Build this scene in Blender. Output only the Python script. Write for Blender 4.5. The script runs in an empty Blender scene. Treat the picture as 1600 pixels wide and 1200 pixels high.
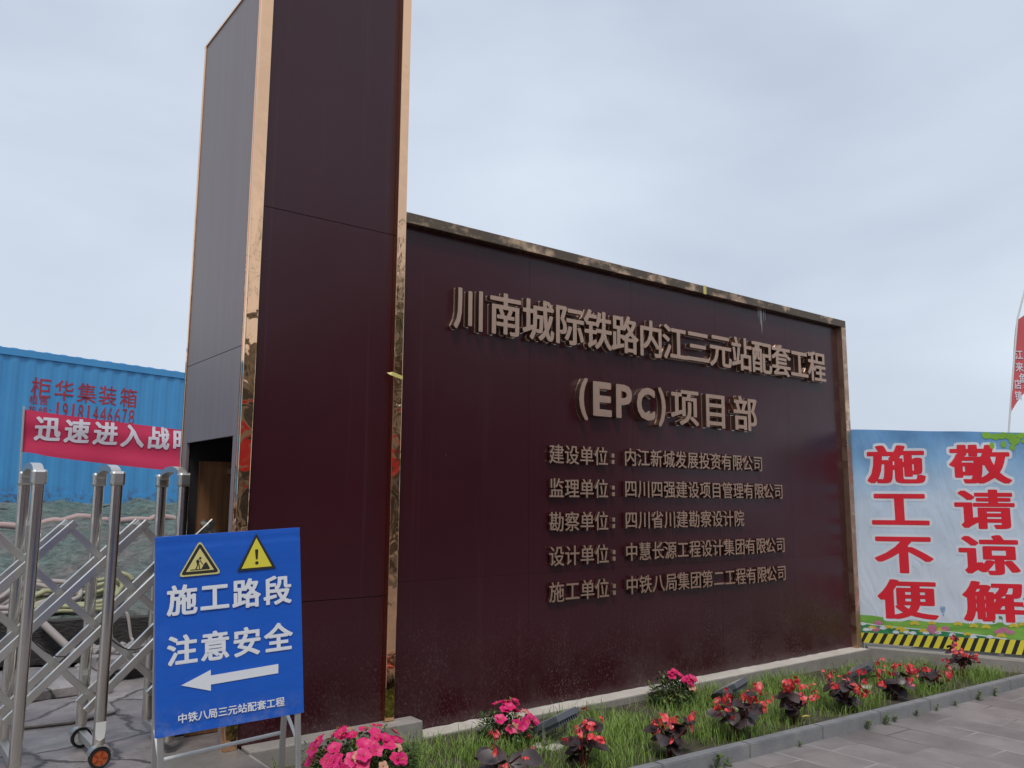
import bpy, bmesh, math, random
from mathutils import Vector, Matrix, noise
R = math.radians
C = bpy.context.scene.collection
scene = bpy.context.scene
rnd = random.Random(7)

# ------------------------------------------------------------------ camera
cam_d = bpy.data.cameras.new('camera'); cam = bpy.data.objects.new('camera', cam_d); C.objects.link(cam)
cam_d.sensor_width = 36; cam_d.lens = 36 * 1291.94 / 1600; cam_d.clip_end = 3000; cam_d.clip_start = 0.05
F = Vector((.6070, .7824, .1384)).normalized(); RT = Vector((.7890, -.6144, .0059)); RT = (RT - F * RT.dot(F)).normalized(); UP = RT.cross(F)
m = Matrix((RT, UP, -F)).transposed().to_4x4(); m.translation = Vector((-1.6495, -4.6274, 1.5)); cam.matrix_world = m
scene.camera = cam
scene.render.resolution_x = 1024; scene.render.resolution_y = 768

# ------------------------------------------------------------------ sky, sun, exposure
SUN_EL, SUN_AZ = 58, 215        # azimuth measured from +Y towards +X
w = bpy.data.worlds.new('World'); scene.world = w; w.use_nodes = True
nt = w.node_tree; nt.nodes.clear()
def wn(t, **k):
    n = nt.nodes.new(t)
    for a, b in k.items(): setattr(n, a, b)
    return n
out = wn('ShaderNodeOutputWorld'); bg = wn('ShaderNodeBackground'); bg.inputs[1].default_value = 0.1
sky = wn('ShaderNodeTexSky', sky_type='NISHITA', sun_disc=False, sun_elevation=R(SUN_EL), sun_rotation=R(SUN_AZ), air_density=1.5, dust_density=4.0)
tc = wn('ShaderNodeTexCoord'); mp = wn('ShaderNodeMapping'); mp.inputs['Scale'].default_value = (1.0, 1.0, 2.6)
nz = wn('ShaderNodeTexNoise'); nz.inputs['Scale'].default_value = 1.9; nz.inputs['Detail'].default_value = 5; nz.inputs['Roughness'].default_value = .45
nz.inputs['Distortion'].default_value = .3
rp = wn('ShaderNodeValToRGB')
rp.color_ramp.elements[0].position = .33; rp.color_ramp.elements[0].color = (4.45, 5.05, 6.05, 1)
rp.color_ramp.elements[1].position = .70; rp.color_ramp.elements[1].color = (6.1, 6.75, 7.75, 1)
mx = wn('ShaderNodeMix', data_type='RGBA'); mx.inputs[0].default_value = .94
L = nt.links.new
L(tc.outputs['Generated'], mp.inputs[0]); L(mp.outputs[0], nz.inputs['Vector']); L(nz.outputs['Fac'], rp.inputs[0])
L(sky.outputs[0], mx.inputs[6]); L(rp.outputs[0], mx.inputs[7]); L(mx.outputs[2], bg.inputs[0]); L(bg.outputs[0], out.inputs[0])
sd = bpy.data.lights.new('sun', 'SUN'); sd.energy = 1.4; sd.angle = R(12); sd.color = (1, .96, .9)
so = bpy.data.objects.new('sun', sd); C.objects.link(so)
dirv = Vector((math.sin(R(SUN_AZ)) * math.cos(R(SUN_EL)), math.cos(R(SUN_AZ)) * math.cos(R(SUN_EL)), math.sin(R(SUN_EL))))
so.rotation_euler = dirv.to_track_quat('Z', 'Y').to_euler(); so.location = (-6, -12, 14)
vs = scene.view_settings; vs.view_transform = 'Standard'; vs.look = 'None'; vs.exposure = .3; vs.gamma = 1; vs.use_curve_mapping = False

# ------------------------------------------------------------------ helpers
def srgb(r, g, b):
    f = lambda c: (c / 255 / 12.92) if c <= 10 else ((c / 255 + .055) / 1.055) ** 2.4
    return (f(r), f(g), f(b), 1)

class Mat:
    """small wrapper for node materials"""
    def __init__(s, name, col=(.5, .5, .5, 1), rough=.5, metal=0, spec=.5):
        s.m = bpy.data.materials.new(name); s.m.use_nodes = True; s.t = s.m.node_tree
        s.b = s.t.nodes['Principled BSDF']; s.o = s.t.nodes['Material Output']
        s.set('Base Color', col); s.set('Roughness', rough); s.set('Metallic', metal); s.set('Specular IOR Level', spec)
        s._c = None
    def set(s, k, v): s.b.inputs[k].default_value = v
    def n(s, t, **k):
        x = s.t.nodes.new(t)
        for a, b in k.items(): setattr(x, a, b)
        return x
    def l(s, a, b): s.t.links.new(a, b)
    def coord(s, scale=(1, 1, 1), rot=(0, 0, 0), world=False):
        mpn = s.n('ShaderNodeMapping'); mpn.inputs['Scale'].default_value = scale; mpn.inputs['Rotation'].default_value = rot
        if world: g = s.n('ShaderNodeNewGeometry'); s.l(g.outputs['Position'], mpn.inputs[0])
        else: g = s.n('ShaderNodeTexCoord'); s.l(g.outputs['Object'], mpn.inputs[0])
        return mpn.outputs[0]
    def noise(s, vec, scale, detail=4, rough=.55, dist=0):
        x = s.n('ShaderNodeTexNoise'); x.inputs['Scale'].default_value = scale; x.inputs['Detail'].default_value = detail
        x.inputs['Roughness'].default_value = rough; x.inputs['Distortion'].default_value = dist
        s.l(vec, x.inputs['Vector']); return x.outputs['Fac']
    def ramp(s, fac, stops, interp='LINEAR'):
        r = s.n('ShaderNodeValToRGB'); r.color_ramp.interpolation = interp
        e = r.color_ramp.elements
        while len(e) < len(stops): e.new(.5)
        for el, (p, c) in zip(e, stops): el.position = p; el.color = c if len(c) == 4 else (*c, 1)
        s.l(fac, r.inputs[0]); return r.outputs[0]
    def mix(s, fac, a, b, mode='MIX'):
        x = s.n('ShaderNodeMix', data_type='RGBA', blend_type=mode)
        for i, v in ((0, fac), (6, a), (7, b)):
            if hasattr(v, 'is_linked'): s.l(v, x.inputs[i])
            else: x.inputs[i].default_value = v
        return x.outputs[2]
    def math(s, op, a, b=0, clamp=False):
        x = s.n('ShaderNodeMath', operation=op, use_clamp=clamp)
        for i, v in ((0, a), (1, b)):
            if hasattr(v, 'is_linked'): s.l(v, x.inputs[i])
            else: x.inputs[i].default_value = v
        return x.outputs[0]
    def sep(s, vec):
        x = s.n('ShaderNodeSeparateXYZ'); s.l(vec, x.inputs[0]); return x.outputs
    def col(s, sock): s.l(sock, s.b.inputs['Base Color']); return s
    def rough(s, sock): s.l(sock, s.b.inputs['Roughness']); return s
    def bump(s, h, strength=.3, dist=.02):
        b = s.n('ShaderNodeBump'); b.inputs['Strength'].default_value = strength; b.inputs['Distance'].default_value = dist
        s.l(h, b.inputs['Height']); s.l(b.outputs[0], s.b.inputs['Normal']); return s

def link(o, parent=None):
    C.objects.link(o)
    if parent is not None: o.parent = parent
    return o
def tag(o, label=None, cat=None, group=None, kind=None):
    if label: o['label'] = label
    if cat: o['category'] = cat
    if group: o['group'] = group
    if kind: o['kind'] = kind
    return o
def thing(name, label, cat, loc=(0, 0, 0), rz=0, group=None):
    o = bpy.data.objects.new(name, None); o.location = loc; o.rotation_euler = (0, 0, rz); o.empty_display_size = .1
    link(o); return tag(o, label, cat, group)

class MB:
    def __init__(s): s.v = []; s.f = []; s.mi = []; s.sm = []
    def add(s, vs_, fs, mi=0, smooth=False):
        b = len(s.v); s.v += [tuple(v) for v in vs_]
        for f in fs: s.f.append([b + i for i in f]); s.mi.append(mi); s.sm.append(smooth)
        return s
    def box(s, a, b, mi=0, bev=0):
        x0, y0, z0 = a; x1, y1, z1 = b
        if not bev:
            return s.add([(x0, y0, z0), (x1, y0, z0), (x1, y1, z0), (x0, y1, z0), (x0, y0, z1), (x1, y0, z1), (x1, y1, z1), (x0, y1, z1)],
                         [(3, 2, 1, 0), (4, 5, 6, 7), (0, 1, 5, 4), (1, 2, 6, 5), (2, 3, 7, 6), (3, 0, 4, 7)], mi)
        bm = bmesh.new(); bmesh.ops.create_cube(bm, size=1)
        for v in bm.verts: v.co = Vector(((x0 + x1) / 2 + v.co.x * (x1 - x0), (y0 + y1) / 2 + v.co.y * (y1 - y0), (z0 + z1) / 2 + v.co.z * (z1 - z0)))
        bmesh.ops.bevel(bm, geom=bm.edges[:], offset=bev, segments=2, affect='EDGES', profile=.5)
        bm.verts.index_update(); s.add([v.co[:] for v in bm.verts], [[v.index for v in f.verts] for f in bm.faces], mi); bm.free(); return s
    def bar(s, p, q, w, h, up=(0, 0, 1), mi=0, bev=0):
        p, q = Vector(p), Vector(q); d = (q - p); l = d.length; d.normalize()
        x = d.cross(Vector(up)).normalized(); y = x.cross(d)
        if bev:
            k = bev; prof = [(-w/2+k, -h/2), (w/2-k, -h/2), (w/2, -h/2+k), (w/2, h/2-k), (w/2-k, h/2), (-w/2+k, h/2), (-w/2, h/2-k), (-w/2, -h/2+k)]
        else: prof = [(-w/2, -h/2), (w/2, -h/2), (w/2, h/2), (-w/2, h/2)]
        n = len(prof); vs_ = [p + x * a + y * b for a, b in prof] + [q + x * a + y * b for a, b in prof]
        return s.add(vs_, [[i, (i + 1) % n, n + (i + 1) % n, n + i] for i in range(n)] + [list(range(n))[::-1], list(range(n, 2 * n))], mi)
    def tube(s, pts, r, n=8, mi=0, smooth=True, cap=True, rx=None):
        pts = [Vector(p) for p in pts]; rr = r if isinstance(r, (list, tuple)) else [r] * len(pts)
        vs_ = []; prev = None
        for i, p in enumerate(pts):
            d = (pts[min(i + 1, len(pts) - 1)] - pts[max(i - 1, 0)])
            d = d.normalized() if d.length > 1e-9 else Vector((0, 0, 1))
            if prev is None: a = d.orthogonal().normalized()
            else:
                a = prev - d * prev.dot(d); a = a.normalized() if a.length > 1e-6 else d.orthogonal().normalized()
            prev = a; b = d.cross(a)
            for k in range(n):
                t = 2 * math.pi * k / n; vs_.append(p + (a * math.cos(t) + b * math.sin(t)) * rr[i])
        fs = [[i * n + k, i * n + (k + 1) % n, (i + 1) * n + (k + 1) % n, (i + 1) * n + k] for i in range(len(pts) - 1) for k in range(n)]
        s.add(vs_, fs, mi, smooth)
        if cap: s.add(vs_[:n], [list(range(n))[::-1]], mi); s.add(vs_[-n:], [list(range(n))], mi)
        return s
    def cyl(s, p, q, r, n=16, mi=0, smooth=True): return s.tube([p, q], r, n, mi, smooth)
    def poly(s, pts, org, u, v, nrm, d0, d1, mi=0):
        """flat outline in plane (org,u,v), thickness from d0 to d1 along nrm"""
        n = len(pts); A = [org + u * a + v * b + nrm * d0 for a, b in pts]; B = [org + u * a + v * b + nrm * d1 for a, b in pts]
        return s.add(A + B, [list(range(n))[::-1], list(range(n, 2 * n))] + [[i, (i + 1) % n, n + (i + 1) % n, n + i] for i in range(n)], mi)
    def build(s, name, mats, parent=None, fix=False):
        me = bpy.data.meshes.new(name); me.from_pydata([tuple(v) for v in s.v], [], s.f)
        for mm in (mats if isinstance(mats, (list, tuple)) else [mats]): me.materials.append(mm.m if isinstance(mm, Mat) else mm)
        me.polygons.foreach_set('material_index', s.mi); me.polygons.foreach_set('use_smooth', s.sm); me.update()
        if fix:
            bm = bmesh.new(); bm.from_mesh(me); bmesh.ops.remove_doubles(bm, verts=bm.verts[:], dist=1e-5); bmesh.ops.recalc_face_normals(bm, faces=bm.faces[:]); bm.to_mesh(me); bm.free()
        return link(bpy.data.objects.new(name, me), parent)

# lettering: glyph outlines from the built-in font
_cv = bpy.data.curves.new('glyph_source', 'FONT'); _co = bpy.data.objects.new('glyph_source', _cv); C.objects.link(_co)
_cv.resolution_u = 3; _cv.fill_mode = 'BOTH'
_gc = {}
def glyph(ch, off, ext):
    k = (ch, off, ext)
    if k not in _gc:
        _cv.body = ch; _cv.offset = off; _cv.extrude = .5 if ext else 0
        dg = bpy.context.evaluated_depsgraph_get(); dg.update()
        me = bpy.data.meshes.new_from_object(_co.evaluated_get(dg))
        _gc[k] = ([v.co.copy() for v in me.vertices], [list(p.vertices) for p in me.polygons], [abs(p.normal.z) > .7 for p in me.polygons])
        bpy.data.meshes.remove(me)
    return _gc[k]
def put_glyph(mb, ch, box, frame, off=.02, d0=0, d1=None, ink=False, mi=(0, 1)):
    offx, offy = off if isinstance(off, tuple) else (off, off); off = max(offx, offy)
    """box = (u0,u1,v0,v1) nominal ink box; frame = org,u,v,n ; d0..d1 distance along n; off = stroke thickening in em"""
    vs_, fs, flat = glyph(ch, 0, d1 is not None)
    if ink:
        xs = [v.x for v in vs_]; ys = [v.y for v in vs_]; a, b, c, d = min(xs) - offx, max(xs) + offx, min(ys) - offy, max(ys) + offy
    else: a, b, c, d = .035, .965, -.085, .845
    u0, u1, v0, v1 = box; org, U, V, N = frame
    ring = [(0, 0)]
    if off:
        n = 8 if off < .03 else 16
        sq = lambda t: math.copysign(abs(t) ** .62, t)
        ring += [(offx * sq(math.cos(2 * math.pi * i / n)), offy * sq(math.sin(2 * math.pi * i / n))) for i in range(n)]
        if off > .05: ring += [(.5 * offx * math.cos(2 * math.pi * i / 8), .5 * offy * math.sin(2 * math.pi * i / 8)) for i in range(8)]
    if ink and ch == '1': u0, u1 = u0 + (u1 - u0) * .34, u0 + (u1 - u0) * .68
    for k, (ox, oy) in enumerate(ring):
        e = -.00003 * k; base = len(mb.v)
        for v in vs_:
            q = org + U * (u0 + (v.x + ox - a) / (b - a) * (u1 - u0)) + V * (v0 + (v.y + oy - c) / (d - c) * (v1 - v0))
            mb.v.append(tuple(q + N * (e + (d0 if d1 is None else (d0 + (v.z + .5) * (d1 - d0))))))
        for f, fl in zip(fs, flat): mb.f.append([base + i for i in f]); mb.mi.append(mi[0] if fl else mi[1]); mb.sm.append(False)
    return mb
def conform(o, fn, step=.05):
    """cut long edges and push every vertex by fn(co)"""
    bm = bmesh.new(); bm.from_mesh(o.data)
    bmesh.ops.triangulate(bm, faces=bm.faces[:])
    for _ in range(4):
        es = [e for e in bm.edges if e.calc_length() > step]
        if not es: break
        bmesh.ops.subdivide_edges(bm, edges=es, cuts=1)
        bmesh.ops.triangulate(bm, faces=[f for f in bm.faces if len(f.verts) > 3])
    for v in bm.verts: v.co = fn(v.co)
    bm.to_mesh(o.data); bm.free()

def pav(x): return -.023 * max(0, x - 1)

# ------------------------------------------------------------------ materials
def maroon(name, dirt):
    M = Mat(name, (.028, .0045, .0085, 1), .24, 0, .5)
    v = M.coord(world=True)
    big = M.noise(v, .9, 3)
    base = M.mix(M.ramp(big, [(.3, (0, 0, 0)), (.7, (1, 1, 1))]), (.036, .0048, .009, 1), (.046, .0066, .0118, 1))
    z = M.sep(v)[2]
    mask = M.math('MULTIPLY', M.math('SUBTRACT', 1.0, M.math('DIVIDE', z, dirt), True), 1.0)
    # splashed mud: fine vertical specks, thick near the ground
    sv = M.coord((95, 95, 55), world=True)
    sp = M.ramp(M.noise(sv, 1.0, 3, .75), [(.54, (0, 0, 0)), (.64, (1, 1, 1))])
    sp = M.math('MULTIPLY', sp, M.ramp(M.noise(v, 3.5, 4, .6), [(.32, (.12, .12, .12)), (.60, (1, 1, 1))]))
    film = M.ramp(M.noise(v, 2.6, 5, .65), [(.42, (0, 0, 0)), (.75, (1, 1, 1))])
    mm = M.math('MULTIPLY', sp, M.math('POWER', mask, 1.7), True)
    ff = M.math('MULTIPLY', film, M.math('MULTIPLY', M.math('POWER', mask, 2.6), .42), True)
    # faint run-off streaks all over
    st = M.ramp(M.noise(M.coord((26, 26, .35), world=True), 1.0, 3, .6), [(.60, (0, 0, 0)), (.80, (1, 1, 1))])
    c = M.mix(M.math('MULTIPLY', st, .06), base, (.20, .15, .15, 1))
    c = M.mix(M.math('MULTIPLY', mm, .55), c, (.24, .19, .18, 1)); c = M.mix(ff, c, (.16, .12, .12, 1))
    M.col(c)
    r = M.math('ADD', M.math('MULTIPLY', M.noise(v, 3.0, 4), .10), .20)
    M.rough(M.math('ADD', r, M.math('MULTIPLY', ff, .4)))
    M.bump(M.noise(v, 1.0, 2, .45), .20, .03)
    return M
m_maroon = maroon('maroon_panel', .95)
m_maroon_side = Mat('maroon_side_painted_sky_sheen', (.16, .14, .155, 1), .42); v = m_maroon_side.coord(world=True)  # maroon panel, its sky reflection painted in as a pale grey base
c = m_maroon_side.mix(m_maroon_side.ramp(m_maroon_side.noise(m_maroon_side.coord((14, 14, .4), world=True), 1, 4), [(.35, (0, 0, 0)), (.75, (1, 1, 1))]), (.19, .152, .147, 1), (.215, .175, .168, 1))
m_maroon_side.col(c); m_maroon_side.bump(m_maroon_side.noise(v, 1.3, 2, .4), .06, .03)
def copper(name, col, rough, wav, dirty=0.0):
    M = Mat(name, col, rough, 1.0)
    v = M.coord(world=True)
    if dirty:
        d = M.ramp(M.noise(M.coord((4, 4, 7), world=True), 1.0, 5, .65), [(.34, (0, 0, 0)), (.52, (1, 1, 1))])
        M.col(M.mix(M.math('MULTIPLY', d, dirty), col, (.165, .13, .097, 1)))
        M.rough(M.math('ADD', M.math('MULTIPLY', d, .35), rough))
    M.bump(M.noise(v, 6.5, 2, .4, .6), wav, .02)
    return M
m_copper = copper('rose_gold_steel', (.96, .58, .34, 1), .05, .2)
m_copper_dirt_reflect = copper('rose_gold_dirt_and_painted_reflection', (.85, .55, .35, 1), .14, .16, .97)  # brown patches: dirt together with darker reflections painted into the colour
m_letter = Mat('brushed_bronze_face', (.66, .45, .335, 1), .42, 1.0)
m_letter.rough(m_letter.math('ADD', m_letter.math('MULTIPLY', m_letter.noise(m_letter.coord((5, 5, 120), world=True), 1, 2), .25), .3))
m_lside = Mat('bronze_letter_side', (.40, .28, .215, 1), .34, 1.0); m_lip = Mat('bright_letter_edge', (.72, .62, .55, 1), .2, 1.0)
m_steel = Mat('brushed_stainless_steel', (.70, .665, .61, 1), .22, 1.0)
_v = m_steel.coord((60, 60, 1.2)); m_steel.rough(m_steel.math('ADD', m_steel.math('MULTIPLY', m_steel.noise(_v, 1, 3), .2), .14)); m_steel.bump(m_steel.noise(m_steel.coord((9, 9, 3)), 1, 2), .12, .01)
m_bar = Mat('satin_aluminium_bar', (.80, .78, .74, 1), .30, .95)
m_cast = Mat('cast_aluminium', (.68, .66, .62, 1), .36, 1.0); m_cast.bump(m_cast.noise(m_cast.coord(), 90, 3), .15, .004)
m_alu = Mat('matt_galvanised_steel', (.55, .54, .52, 1), .42, .9); m_alu.rough(m_alu.math('ADD', m_alu.math('MULTIPLY', m_alu.noise(m_alu.coord(), 30, 4), .3), .3))
m_black = Mat('black_rubber', (.015, .015, .016, 1), .6)
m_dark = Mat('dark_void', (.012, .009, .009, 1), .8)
m_orange = Mat('orange_reflector', (.45, .10, .03, 1), .3)
m_white = Mat('white_print', (.74, .76, .80, 1), .5)
m_wpaint = Mat('white_plastic', (.70, .70, .67, 1), .5)
m_tape = Mat('yellow_tape', (.66, .56, .17, 1), .5)
def concrete(name, a, b, sc=3, rough=.85):
    M = Mat(name, a, rough); v = M.coord(world=True)
    c = M.mix(M.ramp(M.noise(v, sc, 6, .65), [(.3, (0, 0, 0)), (.72, (1, 1, 1))]), a, b)
    M.col(M.mix(M.math('MULTIPLY', M.ramp(M.noise(v, sc * 14, 3, .7), [(.55, (0, 0, 0)), (.75, (1, 1, 1))]), .4), c, tuple(x * .55 for x in a[:3]) + (1,)))
    M.bump(M.noise(v, sc * 18, 4, .7), .35, .006); return M
m_conc = concrete('cast_concrete', (.22, .20, .175, 1), (.34, .31, .28, 1))
m_conc_top = concrete('smeared_mortar', (.50, .45, .39, 1), (.64, .585, .52, 1), 5)
m_kerb = concrete('grey_blue_granite', (.18, .185, .195, 1), (.285, .28, .28, 1), 5, .7)
m_blue = Mat('blue_vinyl_print', (.012, .085, .46, 1), .42)
_v = m_blue.coord(); _d = m_blue.ramp(m_blue.noise(_v, 7, 5, .65), [(.5, (0, 0, 0)), (.8, (1, 1, 1))])
m_blue.col(m_blue.mix(m_blue.math('MULTIPLY', _d, .14), (.009, .105, .53, 1), (.10, .21, .54, 1)))
_z = m_blue.sep(m_blue.coord(world=True))[2]
_k = m_blue.math('MULTIPLY', m_blue.math('MULTIPLY', m_blue.math('SUBTRACT', .67, _z), 7, True), m_blue.ramp(m_blue.noise(m_blue.coord(), 16, 5, .7), [(.45, (0, 0, 0)), (.7, (1, 1, 1))]))
_c = m_blue.b.inputs['Base Color'].links[0].from_socket; m_blue.col(m_blue.mix(m_blue.math('MULTIPLY', _k, .5), _c, (.30, .33, .42, 1)))
m_blue.bump(m_blue.noise(m_blue.coord((3, 3, 9)), 1, 3), .18, .03)
m_yel = Mat('yellow_print', (.72, .63, .06, 1), .45); m_yel2 = Mat('pale_yellow_print', (.66, .58, .22, 1), .45)
m_blk = Mat('black_print', (.025, .023, .02, 1), .5)

# ------------------------------------------------------------------ ground, paving, terrain
def grid(name, x0, x1, y0, y1, nx, ny, zf, mat, parent=None):
    mb = MB(); vs_ = []
    for j in range(ny + 1):
        for i in range(nx + 1):
            x = x0 + (x1 - x0) * i / nx; y = y0 + (y1 - y0) * j / ny; vs_.append((x, y, zf(x, y)))
    mb.add(vs_, [[j * (nx + 1) + i, j * (nx + 1) + i + 1, (j + 1) * (nx + 1) + i + 1, (j + 1) * (nx + 1) + i] for j in range(ny) for i in range(nx)], 0, True)
    return mb.build(name, mat, parent)

m_ground = concrete('bare_earth', (.12, .105, .09, 1), (.19, .17, .15, 1), .5, .95)
g = MB(); g.add([(-600, -600, -.75), (600, -600, -.75), (600, 600, -.75), (-600, 600, -.75)], [(0, 1, 2, 3)])
tag(g.build('ground', m_ground), kind='structure')

mP = Mat('slate_paving', (.2, .18, .18, 1), .55); v = mP.coord((1, 1, 1), world=True)
s_ = mP.sep(v); cmb = mP.n('ShaderNodeCombineXYZ'); mP.l(s_[1], cmb.inputs[0]); mP.l(s_[0], cmb.inputs[1])
bk = mP.n('ShaderNodeTexBrick', offset=.5); mP.l(cmb.outputs[0], bk.inputs['Vector'])
for k, val in (('Scale', 1.0), ('Mortar Size', .008), ('Mortar Smooth', .3), ('Bias', 0.0), ('Brick Width', .62), ('Row Height', .33)): bk.inputs[k].default_value = val
bk.inputs['Color1'].default_value = (.20, .18, .175, 1); bk.inputs['Color2'].default_value = (.28, .254, .247, 1); bk.inputs['Mortar'].default_value = (.2, .18, .17, 1)
nn = mP.noise(v, 2.2, 6, .65); n2 = mP.noise(v, 45, 3, .7)
c = mP.mix(.75, bk.outputs['Color'], mP.ramp(nn, [(.3, (.5, .48, .48)), (.7, (1.25, 1.2, 1.18))]), 'MULTIPLY')
jw = mP.ramp(mP.noise(v, .8, 3), [(.42, (.11, .098, .092)), (.6, (.36, .34, .33))])
c = mP.mix(bk.outputs['Fac'], c, jw)
sm = mP.ramp(mP.noise(mP.coord((1.4, 7, 1), world=True), 1, 4, .6), [(.66, (0, 0, 0)), (.74, (1, 1, 1))])
c = mP.mix(mP.math('MULTIPLY', sm, .22), c, (.40, .38, .37, 1)); mP.col(c)
mP.rough(mP.math('ADD', mP.math('MULTIPLY', nn, .35), .36))
h = mP.math('SUBTRACT', mP.math('ADD', mP.math('MULTIPLY', n2, .25), mP.math('MULTIPLY', nn, .4)), mP.math('MULTIPLY', bk.outputs['Fac'], .35)); mP.bump(h, .35, .012)
pv = grid('pavement', .10, 24.1, -9.4, -1.36, 60, 20, lambda x, y: pav(x) if x < 12 else pav(12), mP); tag(pv, kind='structure')

mS = Mat('wet_stone_slabs', (.2, .18, .18, 1), .4); v = mS.coord(world=True)
wv = mS.n('ShaderNodeVectorMath', operation='ADD'); mS.l(v, wv.inputs[0])
nzv = mS.n('ShaderNodeTexNoise'); nzv.inputs['Scale'].default_value = 2.5; nzv.inputs['Detail'].default_value = 4; mS.l(v, nzv.inputs['Vector'])
sc_ = mS.n('ShaderNodeVectorMath', operation='SCALE'); sc_.inputs['Scale'].default_value = .35; mS.l(nzv.outputs['Color'], sc_.inputs[0]); mS.l(sc_.outputs[0], wv.inputs[1])
vo = mS.n('ShaderNodeTexVoronoi', feature='DISTANCE_TO_EDGE'); vo.inputs['Scale'].default_value = 1.25; mS.l(wv.outputs[0], vo.inputs['Vector'])
vc = mS.n('ShaderNodeTexVoronoi', feature='F1'); vc.inputs['Scale'].default_value = 1.25; mS.l(wv.outputs[0], vc.inputs['Vector'])
crack = mS.ramp(vo.outputs['Distance'], [(.004, (1, 1, 1)), (.03, (0, 0, 0))])
nn = mS.noise(v, 2.6, 6, .68); n2 = mS.noise(v, 22, 5, .7)
c = mS.ramp(nn, [(.3, (.16, .142, .14)), (.55, (.28, .25, .245)), (.75, (.40, .365, .36))])
hb = mS.n('ShaderNodeRGBToBW'); mS.l(vc.outputs['Color'], hb.inputs[0]); c = mS.mix(.45, c, hb.outputs[0], 'SOFT_LIGHT')
c = mS.mix(crack, c, (.045, .038, .034, 1)); mS.col(c)
mS.rough(mS.ramp(mS.noise(v, 1.7, 4, .6), [(.35, (.18, .18, .18)), (.7, (.65, .65, .65))]))
h = mS.math('SUBTRACT', mS.math('ADD', mS.math('MULTIPLY', nn, .9), mS.math('MULTIPLY', n2, .4)), mS.math('MULTIPLY', crack, .6)); mS.bump(h, .6, .03)
tag(grid('stone_floor', -14, .096, -9.4, 4.6, 40, 40, lambda x, y: 0.0, mS), kind='structure')
tag(grid('recess_floor', .096, 1.0, .07, 4.6, 4, 8, lambda x, y: -.004, mS), kind='structure')

# raised slab step behind the gate, irregular edge
def slab(pts, z0, z1, name, label):
    mb = MB(); mb.poly(pts, Vector((0, 0, 0)), Vector((1, 0, 0)), Vector((0, 1, 0)), Vector((0, 0, 1)), z0, z1)
    o = mb.build(name, mS); bm = bmesh.new(); bm.from_mesh(o.data)
    bmesh.ops.bevel(bm, geom=[e for e in bm.edges], offset=.012, segments=1, affect='EDGES'); bm.to_mesh(o.data); bm.free()
    return tag(o, label, 'stone slab', 'loose stone slabs behind the gate')
slab([(-2.6, 2.62), (-1.4, 2.55), (-.62, 2.6), (-.56, 2.52), (-.15, 2.58), (.0, 2.5), (.05, 3.2), (-.4, 3.52), (-1.2, 3.45), (-2.6, 3.5)], .002, .085, 'stone_slab', 'wide raised stone slab forming a low step behind the gate')
slab([(-.02, 3.0), (.22, 2.9), (.5, 3.02), (.52, 3.42), (.2, 3.56), (-.03, 3.4)], .088, .19, 'stone_slab', 'small rubble-topped stone block nearest the brown doorway')
slab([(-.75, 1.75), (-.42, 1.70), (-.12, 1.82), (-.1, 2.3), (-.45, 2.42), (-.8, 2.3)], .002, .035, 'stone_slab', 'thin cracked stone slab lying flat just behind the gate wheels')

# concrete apron ramp in front of the opening
def apz(x, y):
    k = max(0, min(1, (x + 1.2) / 1.25)); k = k * k * (3 - 2 * k)
    return -.012 + .160 * k * max(0, min(1, (.44 - y) / .3)) if y > .05 else -.012 + .160 * k
m_apron = concrete('wet_concrete', (.13, .118, .108, 1), (.235, .215, .20, 1), 2.2, .45)
ap = grid('concrete_apron', -1.3, .085, -2.2, .5, 34, 50, apz, m_apron); tag(ap, kind='structure')
apr = MB(); apr.box((.086, -2.2, -.2), (.10, -.118, .147)); tag(apr.build('apron_edge', m_conc), kind='structure')

# netted earth mound behind the gate
def low_wall_y(x): return 4.08 - .30 * x
def mz(x, y):
    d = y - low_wall_y(x) - .1
    if d < 0: return .0
    pts = [(0, .36), (.35, .42), (.6, .60), (1.6, .86), (3.2, 1.10), (5.2, 1.22), (6.6, 1.24), (30, 1.28)]
    for (a, za), (b, zb) in zip(pts, pts[1:]):
        if d <= b: z = za + (zb - za) * (d - a) / (b - a); break
    else: z = 1.4
    n = noise.fractal(Vector((x * 1.1, y * 1.1, 3)), .8, 2.1, 5) * .15 + noise.noise(Vector((x * .45, y * .45, 9))) * .10
    piles = .24 * math.exp(-((x - 1.02) ** 2 / .16 + (y - 10.6) ** 2 / .6)) + .17 * math.exp(-((x - 2.05) ** 2 / .22 + (y - 10.3) ** 2 / .6)) + .2 * math.exp(-((x + .6) ** 2 / .3 + (y - 8.4) ** 2 / .5))
    return z + n * min(1, d / .5) + piles
mN = Mat('netted_earth', (.15, .17, .16, 1), .9); v = mN.coord(world=True)
a = mN.ramp(mN.noise(v, 7.0, 8, .75), [(.36, (.060, .05, .045)), (.64, (.30, .265, .25))])
b = mN.ramp(mN.noise(mN.coord((1, 1.6, 2.4), (0, 0, R(25)), True), 8.0, 8, .8), [(.38, (.03, .06, .055)), (.62, (.20, .29, .26))])
net = mN.ramp(mN.noise(v, 1.1, 4, .6), [(.40, (0, 0, 0)), (.56, (1, 1, 1))])
yy = mN.math('MULTIPLY', mN.math('SUBTRACT', mN.sep(v)[1], 4.6), .22, True)
f_ = mN.math('ADD', mN.math('MULTIPLY', net, .6), mN.math('MULTIPLY', yy, .55), True)
mN.col(mN.mix(f_, a, b)); wvn = mN.n('ShaderNodeTexWave', wave_type='BANDS', bands_direction='DIAGONAL'); wvn.inputs['Scale'].default_value = 9; wvn.inputs['Distortion'].default_value = 9; wvn.inputs['Detail'].default_value = 3; mN.l(v, wvn.inputs['Vector'])
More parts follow.
